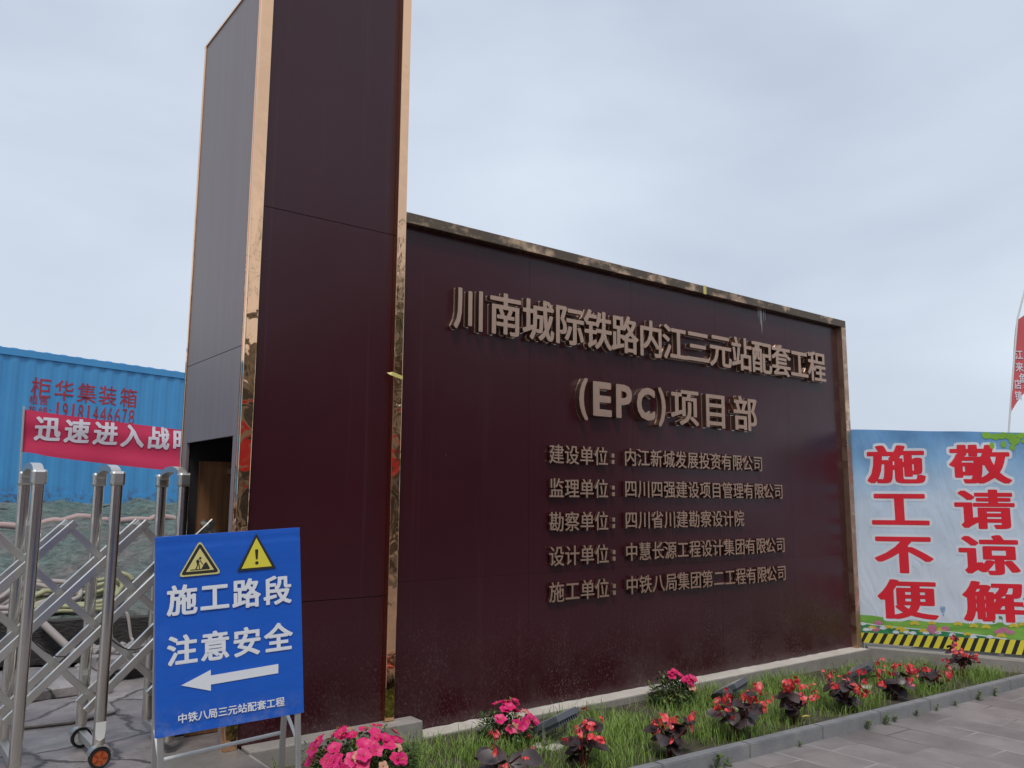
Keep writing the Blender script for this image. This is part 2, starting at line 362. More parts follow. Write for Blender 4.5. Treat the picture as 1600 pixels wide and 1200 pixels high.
mN.bump(mN.math('ADD', mN.math('MULTIPLY', wvn.outputs['Fac'], .35), mN.noise(v, 14, 6, .75)), .9, .05)
tag(grid('earth_mound', -9, 12, 3.7, 30, 150, 170, lambda x, y: mz(x, y), mN), kind='structure')

# low dark retaining wall
m_tar = Mat('rough_dark_render', (.03, .026, .024, 1), .8); v = m_tar.coord(world=True)
m_tar.col(m_tar.ramp(m_tar.noise(v, 6, 5, .7), [(.3, (.016, .013, .012)), (.7, (.055, .047, .043))])); m_tar.bump(m_tar.noise(m_tar.coord((16, 16, 44), world=True), 1, 4, .7), 1.0, .04)
mb = MB(); mb.bar((-4, low_wall_y(-4), .15), (3.5, low_wall_y(3.5), .15), .16, .46)
tag(mb.build('retaining_wall', m_tar), 'low rough dark retaining wall at the foot of the netted mound', 'wall')

# ------------------------------------------------------------------ pillar
pil = thing('sign_pillar', 'tall maroon panelled gate pillar edged with polished rose gold trim', 'pillar', (.5, .55, 0))
def part(mb, name, mat, parent, fix=False):
    o = mb.build(name, mat, parent, fix); o.matrix_parent_inverse = Matrix.Translation(-parent.location) if parent.rotation_euler.z == 0 else parent.matrix_basis.inverted(); return o
W_, D_, ZP = 1.03, 1.11, 4.70
mb = MB()
for z0, z1 in ((.15, .900), (.904, 3.226), (3.230, 5.59)): mb.box((.0685, .03, z0), (.964, .045, z1))
part(mb, 'front_panel', m_maroon, pil)
mb = MB()
for z0, z1 in ((1.856, 2.372), (2.376, 4.69)): mb.box((0, .056, z0), (.018, 1.072, z1))
mb.box((0, .056, 0), (.018, .117, 1.8555)); mb.box((0, .985, 0), (.018, 1.072, 1.8555))
part(mb, 'side_panel', m_maroon_side, pil)
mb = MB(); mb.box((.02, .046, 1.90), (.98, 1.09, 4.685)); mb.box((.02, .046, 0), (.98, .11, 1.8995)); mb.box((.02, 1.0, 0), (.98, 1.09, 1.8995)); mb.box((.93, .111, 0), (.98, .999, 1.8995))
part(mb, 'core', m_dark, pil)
mb = MB(); mb.box((.982, .092, .05), (1.0, 1.11, 4.69)); mb.box((0.02, 1.092, 0), (.981, 1.11, 4.69)); part(mb, 'back_panel', m_maroon, pil)
mb = MB(); mb.box((-.008, .093, 4.6865), (1.0, 1.11, 4.70)); mb.box((-.008, -.006, 5.591), (1.03, .091, 5.61)); part(mb, 'cap', m_copper, pil)
mb = MB(); mb.box((.0, .0455, 4.7005), (.9645, .0905, 5.59)); part(mb, 'facade_core', m_maroon, pil)
def trim(pts_boxes, mat=m_copper):
    q = MB()
    for a_, b_ in pts_boxes: q.box(a_, b_, 0, .004)
    return part(q, 'corner_trim', mat, pil)
trim([((-.003, -.006, .148), (.068, .029, 5.59)), ((-.003, .0295, .148), (-.0003, .045, 5.59))])
trim([((.965, -.022, .161), (1.03, .091, 5.59))])
trim([((-.008, 1.073, 0), (.03, 1.1, 4.69))])
mw = Mat('brown_wood_veneer', (.10, .045, .02, 1), .45); v = mw.coord((18, 18, 1.2), world=True)
mw.col(mw.ramp(mw.noise(v, 1, 5, .6, .6), [(.3, (.12, .052, .022)), (.7, (.28, .135, .062))]))
mb = MB(); mb.box((.09, .972, .002), (.92, .998, 1.74)); part(mb, 'wood_panel', mw, pil)
mb = MB(); mb.add([(.94, -.0235, 2.283), (1.03, -.0235, 2.262), (1.03, -.0235, 2.285), (.958, -.0235, 2.305), (.925, .0, 2.30)], [(0, 1, 2, 3), (4, 0, 3)])
part(mb, 'tape_strip', m_tape, pil)

# plinth under the pillar front
mb = MB(); mb.box((.101, -.116, -.15), (1.178, .029, .158), 0, .008)
tag(mb.build('concrete_plinth', m_conc), 'short grey concrete plinth step under the front of the pillar', 'plinth')

# ------------------------------------------------------------------ sign wall
wall = thing('sign_wall', 'long maroon sign wall with raised bronze lettering and a metal frame', 'sign wall', (3.7, .25, 0))
XL, XR, ZT = 1.034, 6.328, 3.322
xs = [XL, 2.146, 3.229, 4.312, 5.395, XR]; mb = MB()
for a_, b_ in zip(xs, xs[1:]):
    for z0, z1 in ((.056, .978), (.9792, ZT)): mb.box((a_ + .0009, .06, z0), (b_ - .0009, .078, z1))
part(mb, 'front_panel', m_maroon, wall)
mb = MB(); mb.box((XL, .0785, .056), (XR, .36, ZT)); part(mb, 'core', m_dark, wall)
mb = MB(); mb.box((XL, .3605, .0), (XR, .378, ZT)); part(mb, 'back_panel', m_maroon_side, wall)
mb = MB(); mb.box((XL, -.004, 3.324), (6.41, .40, 3.398), 0, .004); part(mb, 'top_trim', m_copper_dirt_reflect, wall)
mb = MB(); mb.box((6.33, -.004, .052), (6.41, .40, 3.322), 0, .004); part(mb, 'side_trim', copper('streaked_rose_gold_steel', (.86, .58, .40, 1), .1, .2, .4), wall)
mb = MB(); mb.box((4.085, -.0065, 3.322), (4.125, -.0045, 3.400)); part(mb, 'tape_strip', m_tape, wall)
mb = MB()
for dx, l_, wd in ((-.05, .09, .012), (-.02, .15, .018), (.0, .24, .014), (.035, .12, .012), (.06, .1, .008)):
    x = 5.02 + dx; mb.add([(x - wd/2, .0585, 3.322), (x + wd/2, .0585, 3.322), (x + wd/4, .0585, 3.322 - l_ * .7), (x, .0585, 3.322 - l_)], [(0, 1, 2, 3)])
part(mb, 'paint_drip', m_wpaint, wall)

WF = (Vector((0, .06, 0)), Vector((1, 0, 0)), Vector((0, 0, 1)), Vector((0, -1, 0)))
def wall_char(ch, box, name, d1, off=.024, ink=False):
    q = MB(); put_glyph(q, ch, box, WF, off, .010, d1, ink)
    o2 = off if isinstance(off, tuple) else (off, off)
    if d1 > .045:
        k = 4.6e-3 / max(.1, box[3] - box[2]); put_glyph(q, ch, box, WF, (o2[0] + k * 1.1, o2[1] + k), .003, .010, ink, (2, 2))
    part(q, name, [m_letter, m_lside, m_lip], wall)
title = '川南城际铁路内江三元站配套工程'
tb = [(1.44,1.69),(1.74,2.02),(2.04,2.33),(2.35,2.64),(2.65,2.94),(2.95,3.24),(3.26,3.54),(3.55,3.85),(3.85,4.15),(4.16,4.46),(4.47,4.76),(4.77,5.07),(5.08,5.38),(5.39,5.68),(5.69,5.99)]
for i, (ch, (a_, b_)) in enumerate(zip(title, tb)):
    z0 = 2.665 + .0024 * i; wall_char(ch, (a_, b_, z0, z0 + .302), 'title_character', .060, (.024, .013))
eb = [(2.59,2.68),(2.735,2.935),(2.985,3.165),(3.22,3.435),(3.475,3.565)]
for ch, (a_, b_) in zip('(EPC)', eb):
    z0, z1 = (2.105, 2.43) if ch in '()' else (2.145, 2.415)
    wall_char(ch, (a_, b_, z0, z1), 'title_character', .060, .03, True)
for ch, (a_, b_) in zip('项目部', [(3.64,3.98),(4.05,4.38),(4.47,4.81)]): wall_char(ch, (a_, b_, 2.135, 2.445), 'title_character', .060, (.024, .013))
rows = [('建设单位', '内江新城发展投资有限公司', 1.770), ('监理单位', '四川四强建设项目管理有限公司', 1.520), ('勘察单位', '四川省川建勘察设计院', 1.274), ('设计单位', '中慧长源工程设计集团有限公司', 1.026), ('施工单位', '中铁八局集团第二工程有限公司', .770)]
for lab, body, z0 in rows:
    for i, ch in enumerate(lab): wall_char(ch, (2.315 + i * .152, 2.315 + i * .152 + .140, z0 - .004, z0 + .138), 'line_character', .034, (.014, .006))
    q = MB()
    for zz in (z0 + .012, z0 + .062): q.box((2.948, .018, zz), (2.976, .054, zz + .030))
    part(q, 'colon_mark', m_letter, wall)
    for i, ch in enumerate(body): wall_char(ch, (3.095 + i * .1523, 3.095 + i * .1523 + .138, z0 + .002, z0 + .142), 'line_character', .034, (.014, .006))

# ------------------------------------------------------------------ planting bed, ledge, kerb
def bed_z(x, y):
    return pav(x) + .03 + noise.noise(Vector((x * 2.3, y * 2.3, 1))) * .015 + (.02 * max(0, 1 - abs(y + .12) / .2))
mSo = Mat('garden_soil', (.06, .045, .032, 1), .95); v = mSo.coord(world=True)
mSo.col(mSo.ramp(mSo.noise(v, 9, 6, .7), [(.3, (.035, .028, .018)), (.7, (.13, .11, .075))])); mSo.bump(mSo.noise(v, 30, 5, .7), .8, .03)
tag(grid('planting_bed', .102, 9.5, -1.30, .2, 160, 30, bed_z, mSo), kind='structure')
mb = MB(); mb.box((1.179, -.092, -.35), (6.41, .059, .047), 0, .006)
led = thing('planter_ledge', 'long concrete ledge with a pale mortar top along the foot of the sign wall', 'ledge', (3.8, 0, 0))
part(mb, 'ledge_body', m_conc, led); mb = MB()
n = 90; top = []
for i in range(n + 1):
    x = 1.19 + (6.39 - 1.19) * i / n
    top.append((x, -.084 + rnd.uniform(-.004, .004), .0475)); top.append((x, .0575, .0495 + rnd.uniform(0, .008)))
mb.add(top, [[2 * i, 2 * i + 2, 2 * i + 3, 2 * i + 1] for i in range(n)]); part(mb, 'mortar_skim', m_conc_top, led)
a_ = R(-54); bd = Vector((math.cos(a_), math.sin(a_), 0)); bn = Vector((-bd.y, bd.x, 0))
mb = MB(); P0 = Vector((6.42, -.055, -.155)); P1 = P0 + bd * 3.2 + Vector((0, 0, -.13)); mb.bar(P0 + bn * .12, P1 + bn * .12, .22, .42, (0, 0, 1), 0, .006)
tag(mb.build('concrete_border', m_conc), 'concrete border running from the wall corner along the foot of the printed banner', 'border')
# kerb stones
kx = [.25, 1.17, 1.95, 2.72, 3.50, 4.24, 4.97, 5.66, 6.42, 7.2, 8.0]
kl = ['kerb stone at the near corner of the bed beside the largest azalea', 'kerb stone in front of the leafy begonia nearest the camera', 'kerb stone beside the first tall kerb weed', 'kerb stone in front of the widest begonia clump', 'kerb stone with the yellow fallen leaf behind it', 'kerb stone between the fallen leaf and the far weeds', 'kerb stone with a row of small weeds at its foot', 'kerb stone in front of the smallest upright begonia', 'kerb stone at the right edge of the photo', 'kerb stone beyond the last begonia']
for i, (x0, x1) in enumerate(zip(kx, kx[1:])):
    bm = bmesh.new(); bmesh.ops.create_cube(bm, size=1)
    for vv in bm.verts:
        x = x0 + .003 if vv.co.x < 0 else x1 - .003
        vv.co = Vector((x - (x0 + x1) / 2, -.0325 + vv.co.y * .075 + rnd.uniform(-.0015, .0015), pav(x) + (.085 if vv.co.z > 0 else -.1)))
    bmesh.ops.bevel(bm, geom=bm.edges[:], offset=.006, segments=2, affect='EDGES')
    me = bpy.data.meshes.new('kerb_stone'); bm.to_mesh(me); bm.free(); me.materials.append(m_kerb.m)
    o = link(bpy.data.objects.new('kerb_stone', me)); o.location = ((x0 + x1) / 2, -1.2955, 0)
    tag(o, kl[i], 'kerb stone', 'kerb stones edging the flower bed')

# ------------------------------------------------------------------ warning sign (A frame)
sc0 = Vector((-.334, -1.019, .553)); SU = Vector((.987, -.153, .056)).normalized(); SN0 = Vector((-.155, -.987, .033)).normalized()
SV = SN0.cross(SU).normalized(); SN = SU.cross(SV).normalized()
if SN.dot(SN0) < 0: SN = -SN
sign = thing('warning_sign', 'blue folding roadworks sign on a metal A frame with a white arrow', 'warning sign', (sc0.x, sc0.y, 0))
def S(u, v_, d=0): return sc0 + SU * u + SV * v_ + SN * d
SF = (sc0, SU, SV, SN)
bm = bmesh.new(); nx, ny = 24, 32; vs_ = [[None] * (nx + 1) for _ in range(ny + 1)]
def sag(u, v_):
    e = min(1, min(.3 - abs(u), v_, .8 - v_) / .05)
    return max(0, e) * (.0022 * math.sin(v_ * 9 + u * 3) + .0015 * noise.noise(Vector((u * 7, v_ * 5, 2)))) - .003 * max(0, 1 - abs(v_ - .765) / .012) - .002 * max(0, 1 - abs(v_ - .03) / .012)
def S2(u, v_, d=0): return S(u, v_, d + sag(u, v_))
mb = MB(); P = []
for j in range(ny * 2 + 1):
    for i in range(nx + 1): u, v_ = -.3 + .6 * i / nx, .8 * j / (ny * 2); P.append(S2(u, v_, .014))
n0 = len(P); mb.add(P, [[j * (nx + 1) + i, j * (nx + 1) + i + 1, (j + 1) * (nx + 1) + i + 1, (j + 1) * (nx + 1) + i] for j in range(ny * 2) for i in range(nx)], 0, True)
mb.add([S(-.3, 0, .0139), S(.3, 0, .0139), S(.3, .8, .0139), S(-.3, .8, .0139), S(-.302, -.001, -.012), S(.302, -.001, -.012), S(.302, .801, -.012), S(-.302, .801, -.012)], [(0, 1, 5, 4), (1, 2, 6, 5), (2, 3, 7, 6), (3, 0, 4, 7), (4, 5, 6, 7)])
panel = part(mb, 'sign_panel', m_blue, sign)
def sign_text(txt, cells, v0, v1, off, slope=0):
    q = MB()
    for ch, (a_, b_) in zip(txt, cells):
        dv = slope * (a_ + b_) / 2; put_glyph(q, ch, (a_, b_, v0 + dv, v1 + dv), SF, off, .0185)
    return part(q, 'lettering', m_white, sign)
c4 = [(-.255, -.142), (-.125, -.012), (.006, .118), (.138, .253)]
sign_text('施工路段', c4, .476, .595, (.030, .024)); sign_text('注意安全', c4, .275, .391, (.030, .024))
pt = .0396; sign_text('中铁八局三元站配套工程', [(-.217 + i * pt, -.217 + i * pt + .0365) for i in range(11)], .0435, .0805, .022)
mb = MB(); mb.poly([(-.203, .192), (-.0875, .153), (-.0875, .178), (.1915, .183), (.1925, .221), (-.0875, .214), (-.0875, .237)], *SF, .0172, .0188); part(mb, 'arrow', m_white, sign)
def tri(cx, cy0, hw, hh, r=0):
    P = [(cx - hw, cy0), (cx + hw, cy0), (cx, cy0 + hh)]
    if not r: return P
    outp = []; cc = Vector((cx, cy0 + hh / 3))
    for k in range(3):
        A, B, Cc = Vector(P[k - 1]), Vector(P[k]), Vector(P[(k + 1) % 3]); da = (A - B).normalized() * r; dc = (Cc - B).normalized() * r
        outp += [tuple(B + da), tuple(B + (da + dc) * .28), tuple(B + dc)]
    return outp
def plate(shape, mat, d, parent, name):
    q = MB(); q.poly(shape, *SF, d - .0011, d); return q
# roadworks triangle
t1 = part(plate(tri(-.1275, .629, .087, .147, .016), m_yel2, .0186, sign, ''), 'warning_triangle', m_yel2, sign)
def sub(mb_, name, mat, par):
    return mb_.build(name, mat, par)
q = MB(); q.poly(tri(-.1275, .636, .077, .130, .012), *SF, .0187, .0192); sub(q, 'black_border', m_blk, t1)
q = MB(); q.poly(tri(-.1275, .648, .056, .094), *SF, .0193, .0198); sub(q, 'yellow_field', m_yel2, t1)
q = MB(); dd = (.0199, .0204)
def pg(*pts): q.poly(list(pts), *SF, *dd)
q_c = lambda x, y, r: pg(*[(x + r * math.cos(k * math.pi / 5), y + r * math.sin(k * math.pi / 5)) for k in range(10)])
pg((-.166, .652), (-.09, .652), (-.088, .656), (-.166, .656))
pg((-.122, .6562), (-.088, .6562), (-.098, .676), (-.104, .684), (-.112, .674))
q_c(-.1265, .7005, .0052)
pg((-.140, .690), (-.132, .697), (-.128, .694), (-.1265, .686), (-.119, .675), (-.113, .672), (-.113, .6745), (-.1175, .678), (-.124, .6895), (-.1255, .693), (-.134, .6965), (-.1405, .6935))
pg((-.143, .692), (-.136, .696), (-.1285, .688), (-.1335, .677), (-.1385, .6775))
pg((-.1385, .678), (-.134, .678), (-.1365, .668), (-.1415, .6565), (-.1465, .6565), (-.1415, .668))
pg((-.1355, .678), (-.1305, .677), (-.1285, .667), (-.1275, .6565), (-.1315, .6565), (-.1325, .667))
pg((-.143, .691), (-.139, .693), (-.1385, .6815), (-.134, .6765), (-.1365, .675), (-.1415, .681))
sub(q, 'worker_pictogram', m_blk, t1)
t2 = part(plate(tri(.1075, .631, .083, .156), m_blk, .0186, sign, ''), 'warning_triangle', m_blk, sign)
q = MB(); q.poly(tri(.1075, .641, .0645, .127), *SF, .0187, .0193); sub(q, 'yellow_field', m_yel, t2)
q = MB(); q.poly([(.1035, .676), (.1115, .676), (.1145, .714), (.1125, .719), (.1025, .719), (.1005, .714)], *SF, .0194, .02)
q.poly([(.1075 + .0075 * math.cos(k * math.pi / 6), .6605 + .0075 * math.sin(k * math.pi / 6)) for k in range(12)], *SF, .0194, .02); sub(q, 'exclamation_mark', m_blk, t2)
def rear(u, v_): return S(u, v_, -.02 - .27 * (.78 - v_))
for sx in (-1, 1):
    mb = MB(); mb.bar(S(.287 * sx, .78, -.001), S(.287 * sx - .018 * sx * (1 if sx > 0 else .5), -.55, -.001), .024, .024, SN, 0, .003); part(mb, 'front_leg', m_alu, sign)
    mb = MB(); mb.bar(rear(.288 * sx, .77), rear(.270 * sx, -.54), .024, .024, SN, 0, .003); part(mb, 'rear_leg', m_alu, sign)
    mb = MB(); mb.cyl(rear(.276 * sx, -.02) + SN * .005, S(.279 * sx, -.13, -.004), .008, 8); part(mb, 'brace', m_wpaint, sign)
mb = MB(); mb.cyl(rear(-.272, -.16), rear(.272, -.135), .009, 8); part(mb, 'cross_bar', m_wpaint, sign)

# ------------------------------------------------------------------ retractable gate
gate = thing('retractable_gate', 'stainless steel folding gate of arched posts and crossing lattice bars', 'gate', (-.5, .9, 0))
YF, YR = .668, 1.148
def leg_mesh(x, y, z0, z1):
    q = MB(); w_, t_ = .062, .052; prof = []
    for k in range(16):
        t = 2 * math.pi * k / 16; cx, cy = math.cos(t), math.sin(t)
        prof.append((math.copysign(abs(cx) ** .6, cx) * w_ / 2, math.copysign(abs(cy) ** .6, cy) * t_ / 2))
    n = len(prof); A = [(x + a_, y + b_, z0) for a_, b_ in prof]; B = [(x + a_, y + b_, z1) for a_, b_ in prof]
    q.add(A + B, [[i, (i + 1) % n, n + (i + 1) % n, n + i] for i in range(n)], 0, True); q.add(A, [list(range(n))[::-1]]); q.add(B, [list(range(n))]); return q
def gpart(mb_, name, mat, par):
    o = mb_.build(name, mat, par)
    if par is gate: o.matrix_parent_inverse = Matrix.Translation(-gate.location)
    return o
def portal(x, wheels, tagplate):
    mb = MB()
    for y, s_ in ((YF, -1), (YR, 1)): mb.box((x - .039, y - .036, 1.565), (x + .039, y + .036, 1.652), 0, .015)
    # raised arch between the caps
    n = 14; ring = []; yc = (YF + YR) / 2; hw = YR - YF
    for k in range(n + 1):
        t = math.pi * k / n; y = yc - math.cos(t) * (hw / 2 - .03)
        zo = 1.628 + .068 * math.sin(t) ** .8; zi = 1.585 + .075 * math.sin(t) ** .7
        ring += [(x - .027, y, zi), (x + .027, y, zi), (x + .027, y, zo), (x - .027, y, zo)]
    mb.add(ring, [[4 * k + a_, 4 * k + (a_ + 1) % 4, 4 * k + 4 + (a_ + 1) % 4, 4 * k + 4 + a_] for k in range(n) for a_ in range(4)], 0)
    pf = gpart(mb, 'arch_cap', m_cast, gate)
    for y in (YF, YR): gpart(leg_mesh(x, y, .075 if not (y == YF and tagplate) else .075, 1.566), 'leg', m_steel, pf)
    mb = MB(); mb.box((x - .022, YF - .02, .062), (x + .022, YR + .02, .105), 0, .004); gpart(mb, 'base_bar', m_alu, pf)
    if tagplate:
        mb = MB(); P = [(x - .027, YF - .0275, .19), (x - .022, YF - .0285, .155), (x, YF - .029, .142), (x + .022, YF - .0285, .155), (x + .027, YF - .0275, .19), (x + .027, YF - .0275, .245), (x - .027, YF - .0275, .245)]
        mb.add(P, [list(range(7))]); gpart(mb, 'foot_plate', m_wpaint, pf)
        mb = MB(); mb.box((x - .018, YR - .031, .42), (x + .012, YR - .0285, .455)); gpart(mb, 'label_plate', m_wpaint, pf)
    if wheels:
        for y in (YF - .045, YR - .03):
            q = MB(); R_ = .058; mb = MB(); n = 24; wd = .02
            yc_ = y
            tv = []
            for k in range(n):
                t = 2 * math.pi * k / n
                for rr, dy in ((R_ - .016, -wd), (R_ - .004, -wd), (R_, -wd * .5), (R_, wd * .5), (R_ - .004, wd), (R_ - .016, wd)): tv.append((x + rr * math.cos(t), yc_ + dy, R_ + .001 + rr * math.sin(t)))
            mb.add(tv, [[k * 6 + a_, k * 6 + (a_ + 1) % 6, ((k + 1) % n) * 6 + (a_ + 1) % 6, ((k + 1) % n) * 6 + a_] for k in range(n) for a_ in range(6)], 0, True)
            gpart(mb, 'tyre', m_black, pf)
            mb = MB(); mb.cyl((x, yc_ - wd * .8, R_ + .001), (x, yc_ + wd * .8, R_ + .001), R_ - .0165, 24, 0)
            for k in range(5):
                t = k * 2 * math.pi / 5; mb.bar((x + .012 * math.cos(t), yc_ - wd * .82, R_ + .012 * math.sin(t)), (x + .036 * math.cos(t), yc_ - wd * .82, R_ + .036 * math.sin(t)), .008, .006, (0, 1, 0), 1)
            gpart(mb, 'wheel_hub', [m_orange if y < .9 else m_wpaint, m_wpaint if y > .9 else Mat('dark_orange_spoke', (.35, .05, .01, 1), .3)], pf)
            mb = MB(); ring = []
            for k in range(9):
                t = R(20) + R(140) * k / 8
                for rr in (R_ + .006, R_ + .012):
                    for dy in (-.026, .026): ring.append((x + rr * math.cos(t), yc_ + dy, R_ + rr * math.sin(t)))
            mb.add(ring, [[4 * k + a_, 4 * k + b_, 4 * k + 4 + b_, 4 * k + 4 + a_] for k in range(8) for a_, b_ in ((0, 1), (1, 3), (3, 2), (2, 0))], 0)
            gpart(mb, 'wheel_guard', m_cast, pf)
for i, x in enumerate((-2.08, -1.68, -1.28, -.885, -.478, -.096, .30, .66)): portal(x, i % 2 == 0, i == 4)
XG0, XG1 = -2.35, .80
def clipx(p, q):
    p, q = Vector(p), Vector(q)
    if p.x > q.x: p, q = q, p
    d = q - p
    if p.x < XG0: p = p + d * ((XG0 - p.x) / d.x)
    d = q - p
    if q.x > XG1: q = p + d * ((XG1 - p.x) / d.x)
    return (p, q) if q.x - p.x > .1 else None
mids = [-.678 + .4 * k for k in range(-5, 8)]
for xm in mids:
    for y in (.80, 1.03):
        c_ = clipx((xm + .02, y, 1.35), (xm - 1.05, y, .28))
        if c_ and abs(c_[1].z - c_[0].z) > .25:
            mb = MB(); mb.bar(c_[0], c_[1], .046, .024, (0, 1, 0), 0, .004); gpart(mb, 'lattice_bar', m_bar, gate)
    c_ = clipx((xm - .02, .905, 1.35), (xm + 1.05, .905, .28))
    if c_ and abs(c_[1].z - c_[0].z) > .25:
        mb = MB(); mb.bar(c_[0], c_[1], .040, .030, (0, 1, 0), 0, .004); gpart(mb, 'lattice_bar', m_bar, gate)
    if XG0 < xm < XG1:
        mb = MB(); mb.cyl((xm, .775, 1.33), (xm, 1.06, 1.33), .011, 10); mb.cyl((xm, .772, 1.33), (xm, .787, 1.33), .021, 14); gpart(mb, 'pivot_bolt', m_cast, gate)
mb = MB()
for xa in (-.885, -.478, -.096):
    mb.tube([(xa - .38 + .4 * t, .86 - .05 * t, .74 - .16 * math.sin(math.pi * t) + .02 * t) for t in [k / 12 for k in range(13)]], .0035, 6)
gpart(mb, 'drooping_cable', m_black, gate)

# ------------------------------------------------------------------ container, hoses, red banner behind
ca = R(13.9); cd = Vector((math.cos(ca), math.sin(ca), 0)); cn = Vector((-cd.y, cd.x, 0)); co_ = Vector((.144, 11.473, 1.40))
cont = thing('shipping_container', 'bright blue corrugated shipping container with red painted writing', 'container', co_[:])
def cw(s_, z, d): return co_ + cd * s_ + cn * d + Vector((0, 0, z - .0095 * s_))
S0, S1, HC = -8.4, 3.75, 2.59
m_cblue = Mat('blue_container_paint', (.045, .25, .56, 1), .45); v = m_cblue.coord(world=True)
c = m_cblue.mix(m_cblue.ramp(m_cblue.noise(v, 1.6, 5, .65), [(.35, (0, 0, 0)), (.7, (1, 1, 1))]), (.060, .285, .58, 1), (.072, .32, .62, 1))
st = m_cblue.ramp(m_cblue.noise(m_cblue.coord((9, 9, .5), world=True), 1, 4, .6), [(.58, (0, 0, 0)), (.75, (1, 1, 1))])
c = m_cblue.mix(m_cblue.math('MULTIPLY', st, .18), c, (.12, .33, .55, 1))
zz = m_cblue.math('SUBTRACT', 1.0, m_cblue.math('MULTIPLY', m_cblue.math('SUBTRACT', m_cblue.sep(v)[2], 1.40), 3.2), True)
ru = m_cblue.math('MULTIPLY', m_cblue.ramp(m_cblue.noise(v, 5, 5, .7), [(.50, (0, 0, 0)), (.6, (1, 1, 1))]), zz)
m_cblue.col(m_cblue.mix(ru, c, (.10, .055, .045, 1)))
def corr(s_):
    t = (s_ / .268) % 1.0
    if t < .30: return 0
    if t < .50: return (t - .30) / .20
    if t < .80: return 1
    return 1 - (t - .80) / .20
mb = MB(); ss = []
k = S0
while k < S1:
    b0 = math.floor(k / .268 + 1e-6) * .268
    for t in (0, .30, .50, .80):
        if S0 <= b0 + t * .268 <= S1: ss.append(b0 + t * .268)
    k = b0 + .268 + 1e-4
A = [cw(s_, .16, .012 + .017 * corr(s_)) for s_ in ss]; B = [cw(s_, HC - .12, .012 + .017 * corr(s_)) for s_ in ss]; n = len(ss)
mb.add(A + B, [[i, i + 1, n + i + 1, n + i] for i in range(n - 1)]); part(mb, 'corrugated_side', m_cblue, cont)
mb = MB()
mb.add([cw(S0, .16, .06), cw(S1, .16, .06), cw(S1, HC - .02, .06), cw(S0, HC - .02, .06), cw(S0, .16, 2.4), cw(S1, .16, 2.4), cw(S1, HC - .02, 2.4), cw(S0, HC - .02, 2.4)], [(0, 3, 2, 1), (4, 5, 6, 7), (1, 2, 6, 5), (3, 0, 4, 7), (2, 3, 7, 6)]); part(mb, 'body_shell', m_cblue, cont)
mb = MB(); mb.bar(cw(S0, HC - .06, .03), cw(S1, HC - .06, .03), .075, .12); part(mb, 'top_rail', m_cblue, cont)
mb = MB(); mb.bar(cw(S0, .08, .03), cw(S1, .08, .03), .07, .16); part(mb, 'bottom_rail', m_cblue, cont)
mb = MB()
for s_ in ss[::4]: mb.add([cw(s_, HC, .02), cw(s_ + .16, HC, .02), cw(s_ + .12, HC + .022, .05), cw(s_ + .04, HC + .022, .05), cw(s_, HC, 2.3), cw(s_ + .16, HC, 2.3), cw(s_ + .12, HC + .022, 2.3), cw(s_ + .04, HC + .022, 2.3)], [(0, 1, 2, 3), (0, 3, 7, 4), (3, 2, 6, 7), (2, 1, 5, 6)])
part(mb, 'roof_ribs', m_cblue, cont)
for s_ in (S0 + .1, -3.4, 1.6, S1 - .1):
    mb = MB(); mb.bar(cw(s_, -.12, .12), cw(s_, -.003, .12), .18, .16); part(mb, 'foot_block', m_dark, cont)
m_rpaint = Mat('faded_red_paint', (.40, .035, .055, 1), .6)
CF = (co_ - Vector((0, 0, 1.40)), cd, Vector((0, 0, 1)), -cn)
def cont_text(txt, s0, pitch, wd, z0, z1, off, ink=False):
    q = MB()
    for i, ch in enumerate(txt): put_glyph(q, ch, (s0 + i * pitch, s0 + i * pitch + wd, z0 - .012 * i * pitch, z1 - .012 * i * pitch), CF, off, 0, None, ink)
    o = part(q, 'painted_lettering', m_rpaint, cont)
    def fn(c_):
        loc = c_ - CF[0]; s_ = loc.dot(cd); return CF[0] + cd * s_ + Vector((0, 0, loc.z)) + cn * (.012 + .017 * corr(s_) - .006 + loc.dot(cn))
    conform(o, fn, .06); return o
cont_text('柜华集装箱', .33, .386, .325, 3.19, 3.545, .008)
cont_text('租售', .31, .165, .145, 3.075, 3.225, .004)
cont_text('热线：', .31, .165, .145, 2.90, 3.05, .004)
cont_text('19181446678', .735, .1335, .098, 2.86, 3.15, .002, True)

m_rban = Mat('red_banner_cloth', (.58, .025, .085, 1), .7); v = m_rban.coord(world=True)
m_rban.col(m_rban.mix(m_rban.ramp(m_rban.noise(v, 1.4, 3), [(.3, (0, 0, 0)), (.7, (1, 1, 1))]), (.53, .02, .075, 1), (.64, .032, .105, 1)))
m_wban = Mat('white_banner_print', (.72, .66, .72, 1), .7)
ro = Vector((-.117, 7.476, 0)); ra = R(5); rd = Vector((math.cos(ra), math.sin(ra), 0)); rn = Vector((math.sin(ra), -math.cos(ra), 0))
rban = thing('slogan_banner', 'red cloth slogan banner with white characters strung between thin poles before the container', 'banner', (ro.x, ro.y, 1.2))
def rb_off(s_, z): return .03 * math.sin(s_ * 2.1 + z * 2) + .012 * math.sin(s_ * 9 + z * 5) * math.exp(-abs(s_) * .8) + .010 * math.sin(z * 16 + s_ * 1.5)
def rtop(s_): return 2.602 - .053 * s_ + .014 * s_ * (s_ - 4) * .6
def rbot(s_): return 2.05 - .085 * s_ - .02 * math.sin(min(s_, 3) * 1.2) + (.018 * math.exp(-((s_ - .1) / .15) ** 2))
def rw(s_, z, d=0): return ro + rd * s_ + Vector((0, 0, z)) + rn * (rb_off(s_, z) + d)
mb = MB(); P = []; nx, ny = 90, 16
for j in range(ny + 1):
    for i in range(nx + 1): s_ = -.01 + 4.6 * i / nx; P.append(rw(s_, rbot(s_) + (rtop(s_) - rbot(s_)) * j / ny))
